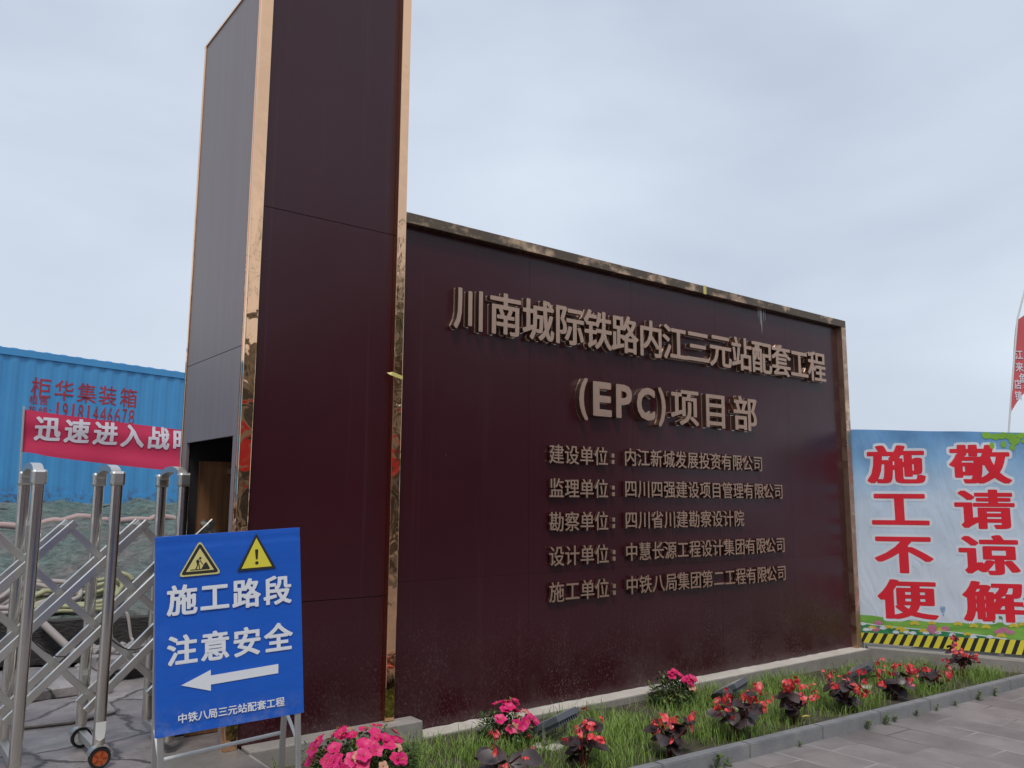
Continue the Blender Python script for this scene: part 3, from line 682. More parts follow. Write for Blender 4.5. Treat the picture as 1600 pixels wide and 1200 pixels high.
mb.add(P, [[j * (nx + 1) + i, j * (nx + 1) + i + 1, (j + 1) * (nx + 1) + i + 1, (j + 1) * (nx + 1) + i] for j in range(ny) for i in range(nx)], 0, True); part(mb, 'banner_cloth', m_rban, rban)
RF = (ro, rd, Vector((0, 0, 1)), rn)
q = MB()
for i, ch in enumerate('迅速进入战时状态'):
    s0 = .135 + .3475 * i; zb_ = 2.222 - .0122 * i; put_glyph(q, ch, (s0, s0 + .285, zb_, zb_ + .305), RF, (.036, .026))
o = part(q, 'banner_lettering', m_wban, rban)
def fn(c_):
    loc = c_ - ro; s_ = loc.dot(rd); return rw(s_, loc.z, .010 + loc.dot(rn))
conform(o, fn, .07)
for s_ in (-.02, 4.62):
    mb = MB(); mb.cyl(ro + rd * (s_ + .06 * (s_ < 0)) + Vector((0, 0, .9)) - rd * .02, ro + rd * s_ + Vector((0, 0, 2.64)), .014, 8); part(mb, 'pole', m_alu, rban)

def mound_at(x, y, dz=0): return Vector((x, y, mz(x, y) + dz))
m_fire = Mat('faded_pink_canvas', (.42, .30, .28, 1), .8)
mb = MB(); ctl = [(-3.2, 7.6, 1.2), (-1.6, 7.5, 1.19), (-.6, 7.42, 1.19), (-.3, 7.30, 1.155), (.11, 7.24, 1.105), (.6, 7.16, 1.135), (1.0, 7.26, 1.19), (1.24, 7.33, 1.205), (1.84, 7.38, 1.175), (3, 7.6, 1.18)]
pts = []
for (xa, ya, za), (xb, yb, zb) in zip(ctl, ctl[1:]):
    for k in range(6): t = k / 6; x, y = xa + (xb - xa) * t, ya + (yb - ya) * t; pts.append((x, y, max(mz(x, y) + .02, za + (zb - za) * (t * t * (3 - 2 * t)))))
mb.tube(pts, .04, 8); o = mb.build('fire_hose', m_fire); tag(o, 'faded pink canvas hose stretched across the netted mound', 'hose')
m_gh = Mat('yellow_green_hose', (.33, .33, .17, 1), .55); m_gh.col(m_gh.ramp(m_gh.noise(m_gh.coord(world=True), 3, 3), [(.3, (.22, .21, .11)), (.7, (.44, .44, .25))]))
m_wh = Mat('dirty_white_hose', (.36, .31, .29, 1), .6)
def coil(cx, cy, rx, ry, turns, r, seed, mat, label):
    rr = random.Random(seed); pts = []; N = 28
    for k in range(int(turns * N)):
        t = 2 * math.pi * k / N; q_ = 1 + .18 * math.sin(t * .37 + seed) + .06 * math.sin(t * 1.31)
        x = cx + rx * q_ * math.cos(t) + .05 * math.sin(t * .21); y = cy + ry * q_ * math.sin(t)
        pts.append((x, y, mz(x, y) + r + .015 + .10 * abs(math.sin(k * .013 + seed)) * (.5 + .5 * math.sin(t * .5 + seed))))
    q = MB(); q.tube(pts, r, 8); o = q.build('hose_coil', mat); return tag(o, label, 'hose', 'hoses heaped on the low wall')
coil(.10, 4.50, .42, .16, 7, .022, 1, m_gh, 'heap of yellow green garden hose coiled on the low wall')
coil(-.28, 4.60, .34, .16, 5, .024, 4, m_wh, 'heap of dirty white hose coiled left of the yellow green hose')
def wy(x): return low_wall_y(x) - .11
for (xa, za, xb, zb, r, lab) in ((-.30, .40, -.02, .10, .032, 'short muddy ribbed pipe leaning against the low dark wall'),):
    pts = []; rad = []
    for k in range(40):
        t = k / 39; pts.append((xa + (xb - xa) * t, wy(xa + (xb - xa) * t) - .05 - .12 * t, za + (zb - za) * t)); rad.append(r * (1 + .08 * (k % 2)))
    q = MB(); q.tube(pts, rad, 10); tag(q.build('drain_pipe', m_wh), lab, 'pipe')
q = MB(); q.tube([(.36 + .07 * math.sin(t * 2), wy(.4) - .03 - .10 * t, .44 - .34 * t + .04 * math.sin(t * 9)) for t in [k / 20 for k in range(21)]] + [(.5 + .02 * k, wy(.5) - .16 - .01 * k, .11) for k in range(8)], .014, 8)
tag(q.build('hanging_hose', m_wh), 'loose end of thin hose hanging down the low dark wall', 'hose')
# rubble by the slab
ms = concrete('rubble_stone', (.20, .18, .17, 1), (.36, .33, .32, 1), 9)
rb = bpy.data.objects.new('rubble', bpy.data.meshes.new('rubble')); mb = MB(); rr = random.Random(3)
for k in range(90):
    x, y = rr.gauss(.25, .22), rr.gauss(3.25, .14); s_ = rr.uniform(.012, .05); bm = bmesh.new(); bmesh.ops.create_icosphere(bm, subdivisions=1, radius=s_)
    zb = .19 if (-.02 < x < .52 and 3.0 < y < 3.45) else .04
    for vv in bm.verts: vv.co = vv.co * rr.uniform(.7, 1.25)
    mb.add([(x + c_.co.x, y + c_.co.y, zb + s_ * .5 + c_.co.z * .7) for c_ in bm.verts], [[c_.index for c_ in f.verts] for f in bm.faces]); bm.free()
tag(mb.build('rubble', ms), 'crumbled stone rubble scattered at the foot of the low wall', 'rubble', None, 'stuff')

# ------------------------------------------------------------------ printed banner on the right
ba = R(-50); BD = Vector((math.cos(ba), math.sin(ba), 0)); BN = Vector((BD.y, -BD.x, 0)); BO = Vector((6.44, .03, 0))
if BN.dot(Vector((-1.65, -4.63, 0)) - BO) < 0: BN = -BN
ban = thing('notice_banner', 'printed blue sky and meadow banner with eight big red characters and a hazard stripe', 'banner', BO[:])
BW = 2.6
def btop(s_): return 2.248 - .031 * s_ + .002 * math.sin(s_ * 7)
def bhz(s_): return .19 - .0115 * s_
def bbot(s_): return .094 - .041 * s_
def boff(s_, z):
    k = max(0, min(1, (z - .4) / 1.8))
    a1 = .007 * math.sin((s_ * 5.2 + (2.2 - z) * 3.6)) * k + .006 * math.sin(s_ * 13 - (2.2 - z) * 9) * k * k
    a2 = .004 * noise.noise(Vector((s_ * 4, z * 5, 1))); return a1 + a2
def bw(s_, z, d=0): return BO + BD * s_ + Vector((0, 0, z)) + BN * (boff(s_, z) + d)
m_sky = Mat('sky_print', (.4, .5, .6, 1), .5)
tcn = m_sky.n('ShaderNodeTexCoord'); zz = m_sky.sep(tcn.outputs['Object'])[2]
nzz = m_sky.noise(tcn.outputs['Object'], 1.8, 5, .6)
hh = m_sky.math('ADD', m_sky.math('MULTIPLY', zz, .42), m_sky.math('MULTIPLY', m_sky.math('SUBTRACT', nzz, .5), .30))
m_sky.col(m_sky.ramp(hh, [(.30, (.60, .66, .75)), (.60, (.52, .62, .74)), (.78, (.27, .46, .68)), (.93, (.13, .31, .57))]))
m_sky.bump(m_sky.noise(m_sky.coord((3.2, 3.2, 1.1), (0, R(35), 0)), 1.6, 3, .5, .8), .5, .05)
mb = MB(); P = []; nx, ny = 90, 70
for j in range(ny + 1):
    for i in range(nx + 1):
        s_ = BW * i / nx; z = bhz(s_) + (btop(s_) - bhz(s_)) * j / ny; P.append(bw(s_, z))
mb.add(P, [[j * (nx + 1) + i, j * (nx + 1) + i + 1, (j + 1) * (nx + 1) + i + 1, (j + 1) * (nx + 1) + i] for j in range(ny) for i in range(nx)], 0, True); part(mb, 'banner_sheet', m_sky, ban)
BF = (BO, BD, Vector((0, 0, 1)), BN)
m_red = Mat('red_print', (.70, .014, .03, 1), .45); m_bw = Mat('white_outline_print', (.66, .70, .76, 1), .5)
def bchars(off, d, name, mat):
    for s0, txt in ((.155, '施工不便'), (.945, '敬请谅解')):
        for i, ch in enumerate(txt):
            q = MB(); z1 = 2.085 - .4505 * i; sh = .012 * i
            put_glyph(q, ch, (s0 + sh + .018, s0 + sh + .535, z1 - .392, z1 - .012), BF, off)
            o = part(q, name, mat, ban); conform(o, lambda c_: bw((c_ - BO).dot(BD), c_.z, d + (c_ - BO).dot(BN)), .06)
bchars((.090, .085), .0022, 'white_outline', m_bw); bchars((.041, .020), .0042, 'red_character', m_red)
# printed meadow
m_g1 = Mat('meadow_print', (.18, .42, .06, 1), .5); m_g1.col(m_g1.ramp(m_g1.noise(m_g1.coord((2, 2, 12)), 1.5, 4), [(.3, (.11, .30, .035)), (.7, (.26, .50, .085))]))
m_g2 = Mat('dark_meadow_print', (.03, .22, .08, 1), .5); m_g2.col(m_g2.ramp(m_g2.noise(m_g2.coord((3, 3, 6)), 2.5, 4), [(.3, (.015, .17, .065)), (.7, (.05, .30, .10))]))
m_g3 = Mat('leaf_print', (.22, .45, .05, 1), .5); m_tr = Mat('tree_print', (.10, .24, .08, 1), .5)
pic = MB(); pic_m = []
def picadd(o):
    me = o.data; mm = me.materials[0]
    if mm.name not in [x.name for x in pic_m]: pic_m.append(mm)
    pic.add([v.co[:] for v in me.vertices], [list(p.vertices) for p in me.polygons], [x.name for x in pic_m].index(mm.name)); bpy.data.objects.remove(o)
def bpoly(pts, d, name, mat, fine=.12):
    q = MB(); q.add([BO + BD * a_ + Vector((0, 0, b_)) for a_, b_ in pts], [list(range(len(pts)))]); o = part(q, name, mat, ban)
    conform(o, lambda c_: bw((c_ - BO).dot(BD), c_.z, d), fine); picadd(o)
hill = [(0, .362), (.12, .36), (.3, .338), (.5, .325), (.75, .312), (1.0, .315), (1.3, .335), (1.5, .338), (1.9, .35), (BW, .33)]
bpoly([(0, bhz(0) + .001)] + [(BW * k / 12, bhz(BW * k / 12) + .001) for k in range(1, 13)] + hill[::-1], .0015, 'meadow_print', m_g1)
path = [(0, .285), (.2, .262), (.5, .243), (.8, .230), (1.1, .205), (1.35, .176)]
bpoly([(0, bhz(0) + .001), (.5, bhz(.5) + .001), (1.0, bhz(1) + .001), (1.35, bhz(1.35) + .001)] + path[::-1], .0022, 'dark_meadow_print', m_g2)
q = MB()
for (a0, a1), (b0, b1) in zip(path, path[1:]): q.add([BO + BD * s_ + Vector((0, 0, z)) for s_, z in ((a0, a1 - .004), (b0, b1 - .004), (b0, b1 + .006), (a0, a1 + .006))], [(0, 1, 2, 3)])
o = part(q, 'white_path_line', m_bw, ban); conform(o, lambda c_: bw((c_ - BO).dot(BD), c_.z, .003), .2); picadd(o)
# printed flowers, tree, leaves, balloon
def blob(q, s_, z, rx, rz, n=10, jag=0, seed=0, d=.0045):
    rr = random.Random(seed); c0 = len(q.v)
    q.add([bw(s_, z, d)] + [bw(s_ + rx * (1 - jag * rr.random()) * math.cos(2 * math.pi * k / n), z + rz * (1 - jag * rr.random()) * math.sin(2 * math.pi * k / n), d) for k in range(n)], [[0, 1 + k, 1 + (k + 1) % n] for k in range(n)])
def bloom(q, s_, z, r, n, seed):
    rr = random.Random(seed); ph = rr.random()
    for k in range(n):
        t = math.pi * (.0 + k / (n - 1)) if n > 5 else 2 * math.pi * (k / n + ph); c1, s1 = math.cos(t), math.sin(t); p1 = (-s1 * .22, c1 * .22)
        q.add([bw(s_, z, .0046), bw(s_ + r * (.6 * c1 + p1[0]), z + r * (.5 * s1 + p1[1]), .0046), bw(s_ + r * c1, z + r * .7 * s1, .0046), bw(s_ + r * (.6 * c1 - p1[0]), z + r * (.5 * s1 - p1[1]), .0046)], [(0, 1, 2, 3)])
fy, fp, fw = MB(), MB(), MB(); rr = random.Random(11)
for s_, z in ((.28, .245), (.38, .235), (.52, .29), (.60, .222), (.76, .238), (.92, .30), (1.0, .205), (1.06, .285), (1.17, .28), (1.42, .30), (1.5, .315), (.12, .235), (.68, .30), (1.62, .29), (1.8, .3), (2.0, .26), (1.3, .2), (.42, .215)): bloom(fy, s_, z, .040 + .012 * rr.random(), 7, int(s_ * 100))
for s_, z in ((.18, .285), (.15, .222), (.68, .262), (.70, .215), (.80, .252), (1.33, .262), (1.28, .24), (1.38, .238), (1.9, .24), (.66, .235)): bloom(fp, s_, z, .045, 8, int(s_ * 90)); bloom(fp, s_, z, .036, 5, int(s_ * 91))
for s_, z in ((.22, .235), (.06, .215), (.10, .222), (.44, .205), (.5, .198), (.62, .205), (.73, .21), (.86, .195), (.03, .27), (1.2, .19), (.34, .2), (1.05, .183)): bloom(fw, s_, z, .035, 8, int(s_ * 70)); blob(fw, s_, z, .02, .014, 8, .3, int(s_ * 33))
picadd(part(fw, 'print', m_bw, ban)); picadd(part(fy, 'print', Mat('yellow_flower_ink', (.62, .48, .05, 1), .5), ban)); picadd(part(fp, 'print', Mat('pink_flower_ink', (.55, .17, .30, 1), .5), ban))
q = MB()
for k in range(60): blob(q, 1.62 + rr.gauss(0, .10), .52 + rr.gauss(0, .05), .035, .03, 7, .5, k, .0019)
for k in range(14): blob(q, 1.27 + rr.gauss(0, .035), .375 + rr.gauss(0, .015), .02, .016, 7, .5, k, .0019)
q.add([bw(s_, z, .0019) for s_, z in ((1.59, .34), (1.61, .34), (1.61, .5), (1.595, .5))], [(0, 1, 2, 3)]); picadd(part(q, 'print', m_tr, ban))
q = MB()
for k in range(95):
    s_ = 1.28 + rr.random() * 1.26; z = btop(s_) - .024 - rr.random() * (.02 + .16 * min(.6, s_ - 1.25)); blob(q, s_, z, .045, .022 + .02 * rr.random(), 7, .4, k)
for s_, z in ((1.345, 2.07), (1.45, 2.08), (1.53, 2.05)): blob(q, s_, z, .025, .035, 9)
part(q, 'printed_foliage', m_g3, ban)
m_bl = Mat('balloon_ink', (.12, .26, .50, 1), .5); q = MB()
for dx in (-.02, -.007, .007, .02): q.add([bw(.79 + dx * .3, .395, .0045), bw(.79 + dx - .004, .455, .0045), bw(.79 + dx * .7, .478, .0045), bw(.79 + dx + .004, .455, .0045)], [(0, 1, 2, 3)])
q.add([bw(.785, .382, .0045), bw(.795, .382, .0045), bw(.795, .394, .0045), bw(.785, .394, .0045)], [(0, 1, 2, 3)]); picadd(part(q, 'print', m_bl, ban)); part(pic, 'printed_meadow_picture', pic_m, ban)
# hazard stripe
m_hy = Mat('hazard_yellow', (.70, .60, .045, 1), .45); m_hb = Mat('hazard_black', (.018, .019, .02, 1), .45)
q = MB(); pt = .0925; k = -1
while k * pt < BW:
    for j, mi in ((0, 0), (.56, 1)):
        a0 = (k + j) * pt + .03; a1 = (k + (.56 if j == 0 else 1)) * pt + .03; sh = .055
        ring = []
        for s_, top in ((a0, 0), (a1, 0), (a1 + sh, 1), (a0 + sh, 1)):
            s2 = max(0, min(BW, s_)); ring.append(bw(s2, (bhz(s2) - .001) if top else bbot(s2), .003))
        q.add(ring, [(0, 1, 2, 3)], mi)
    k += 1
part(q, 'hazard_stripe', [m_hy, m_hb], ban)
mb = MB()
for s_ in (.02, 1.3, BW - .02): mb.bar(bw(s_, -.2, -.045), bw(s_, btop(s_) - .02, -.045), .04, .04, BN)
for z in (.3, 1.2, 2.1): mb.bar(bw(.045, z, -.045), bw(1.275, z - .02, -.045), .03, .03, BN); mb.bar(bw(1.325, z - .02, -.045), bw(BW - .045, z - .04, -.045), .03, .03, BN)
part(mb, 'banner_frame', m_alu, ban)

# feather flag at the right edge
fl = thing('feather_flag', 'tall red feather flag with white characters at the right edge', 'flag', (10.44, .14, 0))
fd = Vector((.789, -.614, 0)); fo = Vector((10.483, .041, 0))
def fedge(z): return .1515 * (z - 2.6) + .22 * max(0, z - 3.85) ** 2
m_fl = Mat('red_flag_cloth', (.62, .11, .12, 1), .8); fn_ = Vector((-.614, -.789, 0))
def fw_(s_, z, d=0): return fo + fd * (fedge(z) + s_) + Vector((0, 0, z)) + fn_ * (.03 * math.sin(s_ * 7 + z * 3) + d)
mb = MB(); P = []; nx, ny = 20, 40
for j in range(ny + 1):
    for i in range(nx + 1):
        u = i / nx; v_ = j / ny; s_ = .62 * u; zb_ = 2.72 + .36 * (1 - (1 - u) ** 2.2); zt = 3.98 + .55 * u; P.append(fw_(s_ * (1 - .3 * (1 - v_)), zb_ + (zt - zb_) * v_))
mb.add(P, [[j * (nx + 1) + i, j * (nx + 1) + i + 1, (j + 1) * (nx + 1) + i + 1, (j + 1) * (nx + 1) + i] for j in range(ny) for i in range(nx)], 0, True); part(mb, 'flag_cloth', m_fl, fl)
mb = MB(); mb.tube([fo + fd * fedge(z) + Vector((0, 0, z)) for z in (-.1, .6, 1.4, 2.2, 2.6, 3, 3.5, 4, 4.5)], .013, 8); part(mb, 'flag_pole', m_wpaint, fl)
q = MB(); fr = (fo, fd, Vector((0, 0, 1)), fn_)
for s_, z, ch in ((.01, 3.57, '江'), (.03, 3.40, '来'), (.085, 3.245, '鱼'), (.16, 3.09, '城'), (.19, 3.44, '大'), (.015, 3.16, '店'), (.03, 3.0, '镇'), (.25, 3.28, '新')):
    put_glyph(q, ch, (s_ + fedge(z), s_ + fedge(z) + .105, z - .13, z), fr, .02)
o = part(q, 'flag_lettering', m_wban, fl)
conform(o, lambda c_: (lambda s_: fw_(s_, c_.z, .008 + (c_ - fo).dot(fn_)))((c_ - fo).dot(fd) - fedge(c_.z)), .05)

# ------------------------------------------------------------------ plants
def leafmat(name, a, b, rough=.45, sc=14):
    M = Mat(name, a, rough); M.col(M.ramp(M.noise(M.coord(world=True), sc, 3), [(.3, a), (.7, b)])); return M
m_az = leafmat('azalea_leaf', (.022, .042, .014, 1), (.07, .12, .03, 1)); m_az2 = leafmat('young_azalea_leaf', (.12, .19, .03, 1), (.2, .26, .05, 1))
m_beg = leafmat('bronze_begonia_leaf', (.024, .015, .015, 1), (.075, .05, .05, 1), .4); m_stem = Mat('dark_red_stem', (.10, .02, .015, 1), .5)
m_pink = leafmat('magenta_petal', (.62, .008, .10, 1), (.74, .02, .20, 1), .5, 25); m_redp = leafmat('scarlet_petal', (.66, .02, .025, 1), (.74, .07, .08, 1), .45, 25); m_coral = leafmat('coral_petal', (.70, .10, .12, 1), (.76, .20, .22, 1), .45, 25)
m_pale = leafmat('faded_petal', (.55, .25, .18, 1), (.62, .36, .22, 1), .6, 25); m_cen = Mat('flower_centre', (.6, .42, .08, 1), .6)
def leaf(q, p, d, up, l, wd, mi=0, fold=.25, curl=.2):
    d = d.normalized(); x = d.cross(up); x = x.normalized() if x.length > 1e-4 else d.orthogonal().normalized(); u = x.cross(d)
    pts = [p]
    for t, wf in ((.28, .8), (.62, 1.0), (.86, .6)):
        c_ = p + d * (l * t) - u * (curl * l * t * t); pts += [c_ - x * (wd / 2 * wf) + u * (fold * wd * wf * .5), c_, c_ + x * (wd / 2 * wf) + u * (fold * wd * wf * .5)]
    pts.append(p + d * l - u * curl * l)
    q.add(pts, [(0, 2, 1), (0, 3, 2), (1, 2, 5, 4), (2, 3, 6, 5), (4, 5, 8, 7), (5, 6, 9, 8), (7, 8, 10), (8, 9, 10)], mi, True)
def rvec(rr, zmin=-1):
    while True:
        v_ = Vector((rr.uniform(-1, 1), rr.uniform(-1, 1), rr.uniform(zmin, 1)))
        if .1 < v_.length < 1: return v_.normalized()
def flower_mesh(name, r, mats, seed, petals=5, cup=.5):
    rr = random.Random(seed); q = MB()
    for k in range(petals):
        t = 2 * math.pi * (k / petals) + rr.uniform(-.12, .12); d = Vector((math.cos(t), math.sin(t), cup * rr.uniform(.6, 1.2))); leaf(q, Vector((0, 0, 0)) + d * r * .08, d, Vector((0, 0, 1)), r * rr.uniform(.9, 1.1), r * .95, 0, .22, .25)
    for k in range(4): t = rr.random() * 6.28; q.tube([(0, 0, 0), (r * .15 * math.cos(t), r * .15 * math.sin(t), r * .6)], r * .025, 4, 1)
    o = q.build(name, mats); me = o.data; bpy.data.objects.remove(o); return me
def cluster_mesh(name, mats, seed, nb, r, spread):
    rr = random.Random(seed); q = MB()
    for b in range(nb):
        c_ = rvec(rr, -.5) * spread * rr.uniform(.4, 1); ax = (c_ + Vector((0, 0, spread * .3))).normalized(); X = ax.orthogonal().normalized(); Y = ax.cross(X)
        for k in range(4):
            t = k * math.pi / 2 + rr.uniform(-.2, .2); d = X * math.cos(t) + Y * math.sin(t) + ax * .35; leaf(q, c_, d, ax, r * (1 if k % 2 else .75) * rr.uniform(.85, 1.1), r * (1.0 if k % 2 else .7), 0 if rr.random() > .12 else 1, .2, .25)
        q.add([c_ + ax * r * .1 + (X * math.cos(t) + Y * math.sin(t)) * r * .16 for t in (0, 1.57, 3.14, 4.71)], [(0, 1, 2, 3)], 2)
    o = q.build(name, mats); me = o.data; bpy.data.objects.remove(o); return me
az_fl = [flower_mesh('azalea_flower', .036, [m_pink.m, m_cen.m], s_) for s_ in (1, 2, 3)] + [flower_mesh('azalea_flower', .028, [m_pale.m, m_cen.m], 9)]
be_cl = [cluster_mesh('begonia_blossom', [m_redp.m, m_coral.m, m_cen.m], s_, 5, .022, .030) for s_ in (1, 2)] + [cluster_mesh('begonia_blossom', [m_coral.m, m_redp.m, m_cen.m], 5, 5, .022, .028), cluster_mesh('begonia_blossom', [m_redp.m, m_coral.m, m_cen.m], 7, 2, .017, .014)]
GA, GB = 'pink azaleas in the flower bed', 'dark leaved red begonias in the flower bed'
def child(name, me, par, loc, ax, rr, sc=1):
    o = bpy.data.objects.new(name, me); link(o, par); o.location = loc
    o.rotation_euler = (ax.to_track_quat('Z', 'Y') @ Matrix.Rotation(rr.random() * 6.28, 3, 'Z').to_quaternion()).to_euler(); o.scale = (sc,) * 3; return o
def azalea(x, y, rx, rz_, nl, nf, seed, label):
    rr = random.Random(seed); z0 = bed_z(x, y); t = thing('azalea_bush', label, 'azalea', (x, y, z0), 0, GA); q = MB()
    for k in range(nl):
        d = rvec(rr, -.25); rad = rr.uniform(.45, 1) ** .5; lump = .82 + .3 * noise.noise(d * 2.2 + Vector((seed, 0, 0))); p = Vector((d.x * rx, d.y * rx, d.z * rz_ * .55 + rz_ * .45)) * rad * lump
        p.z = max(.01, p.z); leaf(q, p, (d + rvec(rr) * .8), Vector((0, 0, 1)), rr.uniform(.024, .04), rr.uniform(.011, .017), 1 if rr.random() < .13 else 0, .2, .3)
    for k in range(14): d = rvec(rr, .2); q.tube([(0, 0, -.02), (d.x * rx * .4, d.y * rx * .4, rz_ * .35), (d.x * rx * .85, d.y * rx * .85, d.z * rz_ * .7 + .05)], [.006, .004, .002], 5, 2)
    q.build('foliage', [m_az, m_az2, m_stem], t)
    heads = [rvec(rr, .05) for _ in range(max(5, nf // 5))]
    for k in range(nf):
        d = (rvec(rr, .0) * .55 + heads[k % len(heads)] + Vector((-.1, -.25, .1))).normalized(); lump = .86 + .3 * noise.noise(d * 2.2 + Vector((seed, 0, 0)))
        p = Vector((d.x * rx, d.y * rx, max(-.2, d.z) * rz_ * .55 + rz_ * .45)) * lump * 1.03
        child('flower', az_fl[3 if rr.random() < .09 else k % 3], t, p, (d + Vector((-.1, -.3, .25)) + rvec(rr) * .3), rr, rr.uniform(.8, 1.15))
    return t
azalea(.50, -.62, .345, .29, 2100, 58, 3, 'largest pink azalea bush beside the leg of the blue sign')
azalea(1.60, -.40, .20, .25, 850, 27, 8, 'round pink azalea beside the floodlight nearest the plinth')
azalea(3.26, -.28, .20, .25, 850, 27, 12, 'pink azalea growing alone against the middle of the wall ledge')
def begonia(x, y, h, sp, nleaf, ncl, seed, label):
    rr = random.Random(seed); z0 = bed_z(x, y); t = thing('begonia', label, 'begonia', (x, y, z0), 0, GB); q = MB(); tips = []
    nst = max(4, nleaf // 4)
    for k in range(nst):
        a_ = 2 * math.pi * k / nst + rr.uniform(-.4, .4); e = Vector((math.cos(a_) * sp * rr.uniform(.4, .9), math.sin(a_) * sp * rr.uniform(.4, .9), h * rr.uniform(.65, 1))); tips.append(e)
        q.tube([Vector((0, 0, -.02)), Vector((e.x * .3, e.y * .3, e.z * .5)), e], [.007, .006, .004], 6, 1)
    for k in range(nleaf):
        e = tips[k % nst]; f_ = rr.uniform(.35, 1); a_ = rr.random() * 6.28; base = Vector((e.x * f_ * f_, e.y * f_ * f_, e.z * f_))
        d = Vector((math.cos(a_), math.sin(a_), rr.uniform(-.45, .5))); up = (Vector((0, 0, 1)) + rvec(rr) * .5 + Vector((-.15, -.3, 0))).normalized(); l_ = rr.uniform(.07, .125)
        leaf(q, base, d, up, l_, l_ * rr.uniform(.72, .95), 0, .16, .35)
    q.build('foliage', [m_beg, m_stem], t)
    for k in range(ncl):
        e = tips[k % nst]; p = Vector((e.x, e.y, e.z)) * rr.uniform(.75, 1.12) + rvec(rr) * .05 + Vector((-.02, -.045, .02)); p.z = max(.05, p.z)
        child('blossom', be_cl[rr.choice((0, 0, 1, 1, 2, 3, 3))], t, p, rvec(rr, .1), rr, rr.uniform(.75, 1.15))
    return t
BG = [(1.10, -.98, .22, .21, 16, 6, 21, 'loose red begonia between the largest azalea and the near floodlight'),
      (1.60, -1.10, .30, .14, 16, 9, 22, 'tall red begonia standing in front of the near floodlight'),
      (2.26, -1.14, .25, .17, 20, 9, 23, 'low broad red begonia just inside the kerb, third along the bed'),
      (2.90, -1.14, .31, .18, 26, 13, 24, 'densest dark begonia, in front of the second floodlight'),
      (3.58, -1.10, .29, .14, 16, 10, 25, 'upright red begonia behind the yellow fallen leaf'),
      (4.27, -1.08, .27, .20, 24, 15, 26, 'widest spreading red begonia with coral blossoms beside the third floodlight'),
      (4.95, -1.10, .27, .19, 20, 13, 27, 'bushy red begonia just beyond the third floodlight'),
      (5.68, -1.04, .23, .16, 14, 9, 28, 'low sparse red begonia second from the far end of the bed'),
      (6.52, -.92, .30, .12, 12, 7, 29, 'small upright red begonia before the hazard stripe at the far end')]
for x, y, h_, sp, nl, nc, sd_, lab in BG: begonia(x, y, h_ * .93, sp, int(nl * 1.35), int(nc * 1.6), sd_, lab)

# grass
mG = Mat('grass_blades', (.08, .15, .03, 1), .6); v = mG.coord(world=True)
mG.col(mG.ramp(mG.noise(v, 7, 4, .7), [(.28, (.27, .26, .10)), (.42, (.16, .25, .045)), (.7, (.25, .37, .065))])); mG.b.inputs['Transmission Weight'].default_value = 0
q = MB(); rr = random.Random(5); n = 0
fwd = []
for k in range(44000):
    x = .12 + 7.2 * rr.random() ** 1.15; y = -1.25 + 1.15 * rr.random()
    if x > 6.3 and y > -.12 - (x - 6.3) * 1.30: continue
    dn = noise.noise(Vector((x * 1.9, y * 1.9, 4))) + .35 * noise.noise(Vector((x * 6, y * 6, 7)))
    edge = min(1, (y + 1.25) / .25 + .35, (-.1 - y) / .18 + .1)
    if dn * .8 + .42 < rr.random() * .9 or rr.random() > edge: continue
    z = bed_z(x, y) - .004; hgt = rr.uniform(.04, .115) * (1 + .7 * max(0, dn)) * (1.25 if rr.random() < .15 else 1); a_ = rr.random() * 6.28; b_ = a_ + 1.57 + rr.uniform(-.5, .5)
    ln = rr.uniform(.15, .9) * hgt; wd = rr.uniform(.0012, .0027); dx, dy = math.cos(a_), math.sin(a_); wx, wy_ = math.cos(b_) * wd, math.sin(b_) * wd
    p1 = (x + dx * ln * .3, y + dy * ln * .3, z + hgt * .62); p2 = (x + dx * ln, y + dy * ln, z + hgt * .95)
    q.add([(x - wx, y - wy_, z), (x + wx, y + wy_, z), (p1[0] + wx * .8, p1[1] + wy_ * .8, p1[2]), (p1[0] - wx * .8, p1[1] - wy_ * .8, p1[2]), p2], [(0, 1, 2, 3), (3, 2, 4)])
tag(q.build('grass', mG), 'patchy green lawn grass growing in the flower bed', 'grass', None, 'stuff')

# weeds at the kerb
m_weed = leafmat('weed_leaf', (.08, .13, .03, 1), (.17, .23, .07, 1))
wl_ = ['tall feathery weed at the kerb, nearest the camera', 'small weed at the kerb below the widest dark begonia', 'tiny weed at the kerb near the fallen leaf', 'bushy weed at the kerb, first of the close group of three', 'bushy weed at the kerb, middle of the close group of three', 'low weed at the kerb, last of the close group of three', 'spreading weed at the kerb beyond the group of three', 'thin weed at the kerb between two spreading weeds', 'small weed by the kerb joint near the pale mortar smear', 'leafy weed at the kerb beside the pale mortar line', 'last weed at the kerb towards the right edge']
for i, (x, h_) in enumerate(((2.38, .11), (2.47, .07), (3.21, .045), (4.02, .08), (4.27, .09), (4.40, .055), (4.72, .06), (5.03, .05), (5.34, .05), (5.74, .09), (6.06, .08))):
    rr = random.Random(100 + i); q = MB(); y = -1.378
    for k in range(16):
        d = Vector((rr.uniform(-1, 1), rr.uniform(-1, .1), rr.uniform(.1, 1))); p = Vector((rr.uniform(-1, 1) * h_ * .35, -abs(rr.gauss(0, h_ * .12)), rr.random() * h_ * .7)); q.tube([(0, 0, 0), p * .6, p], .0013, 4, 0); leaf(q, p, d, Vector((0, 0, 1)), h_ * rr.uniform(.3, .55), h_ * .17, 0, .2, .3)
    o = q.build('weed', m_weed); o.location = (x, y, pav(x) + .001); tag(o, wl_[i], 'weed', 'weeds growing along the kerb')
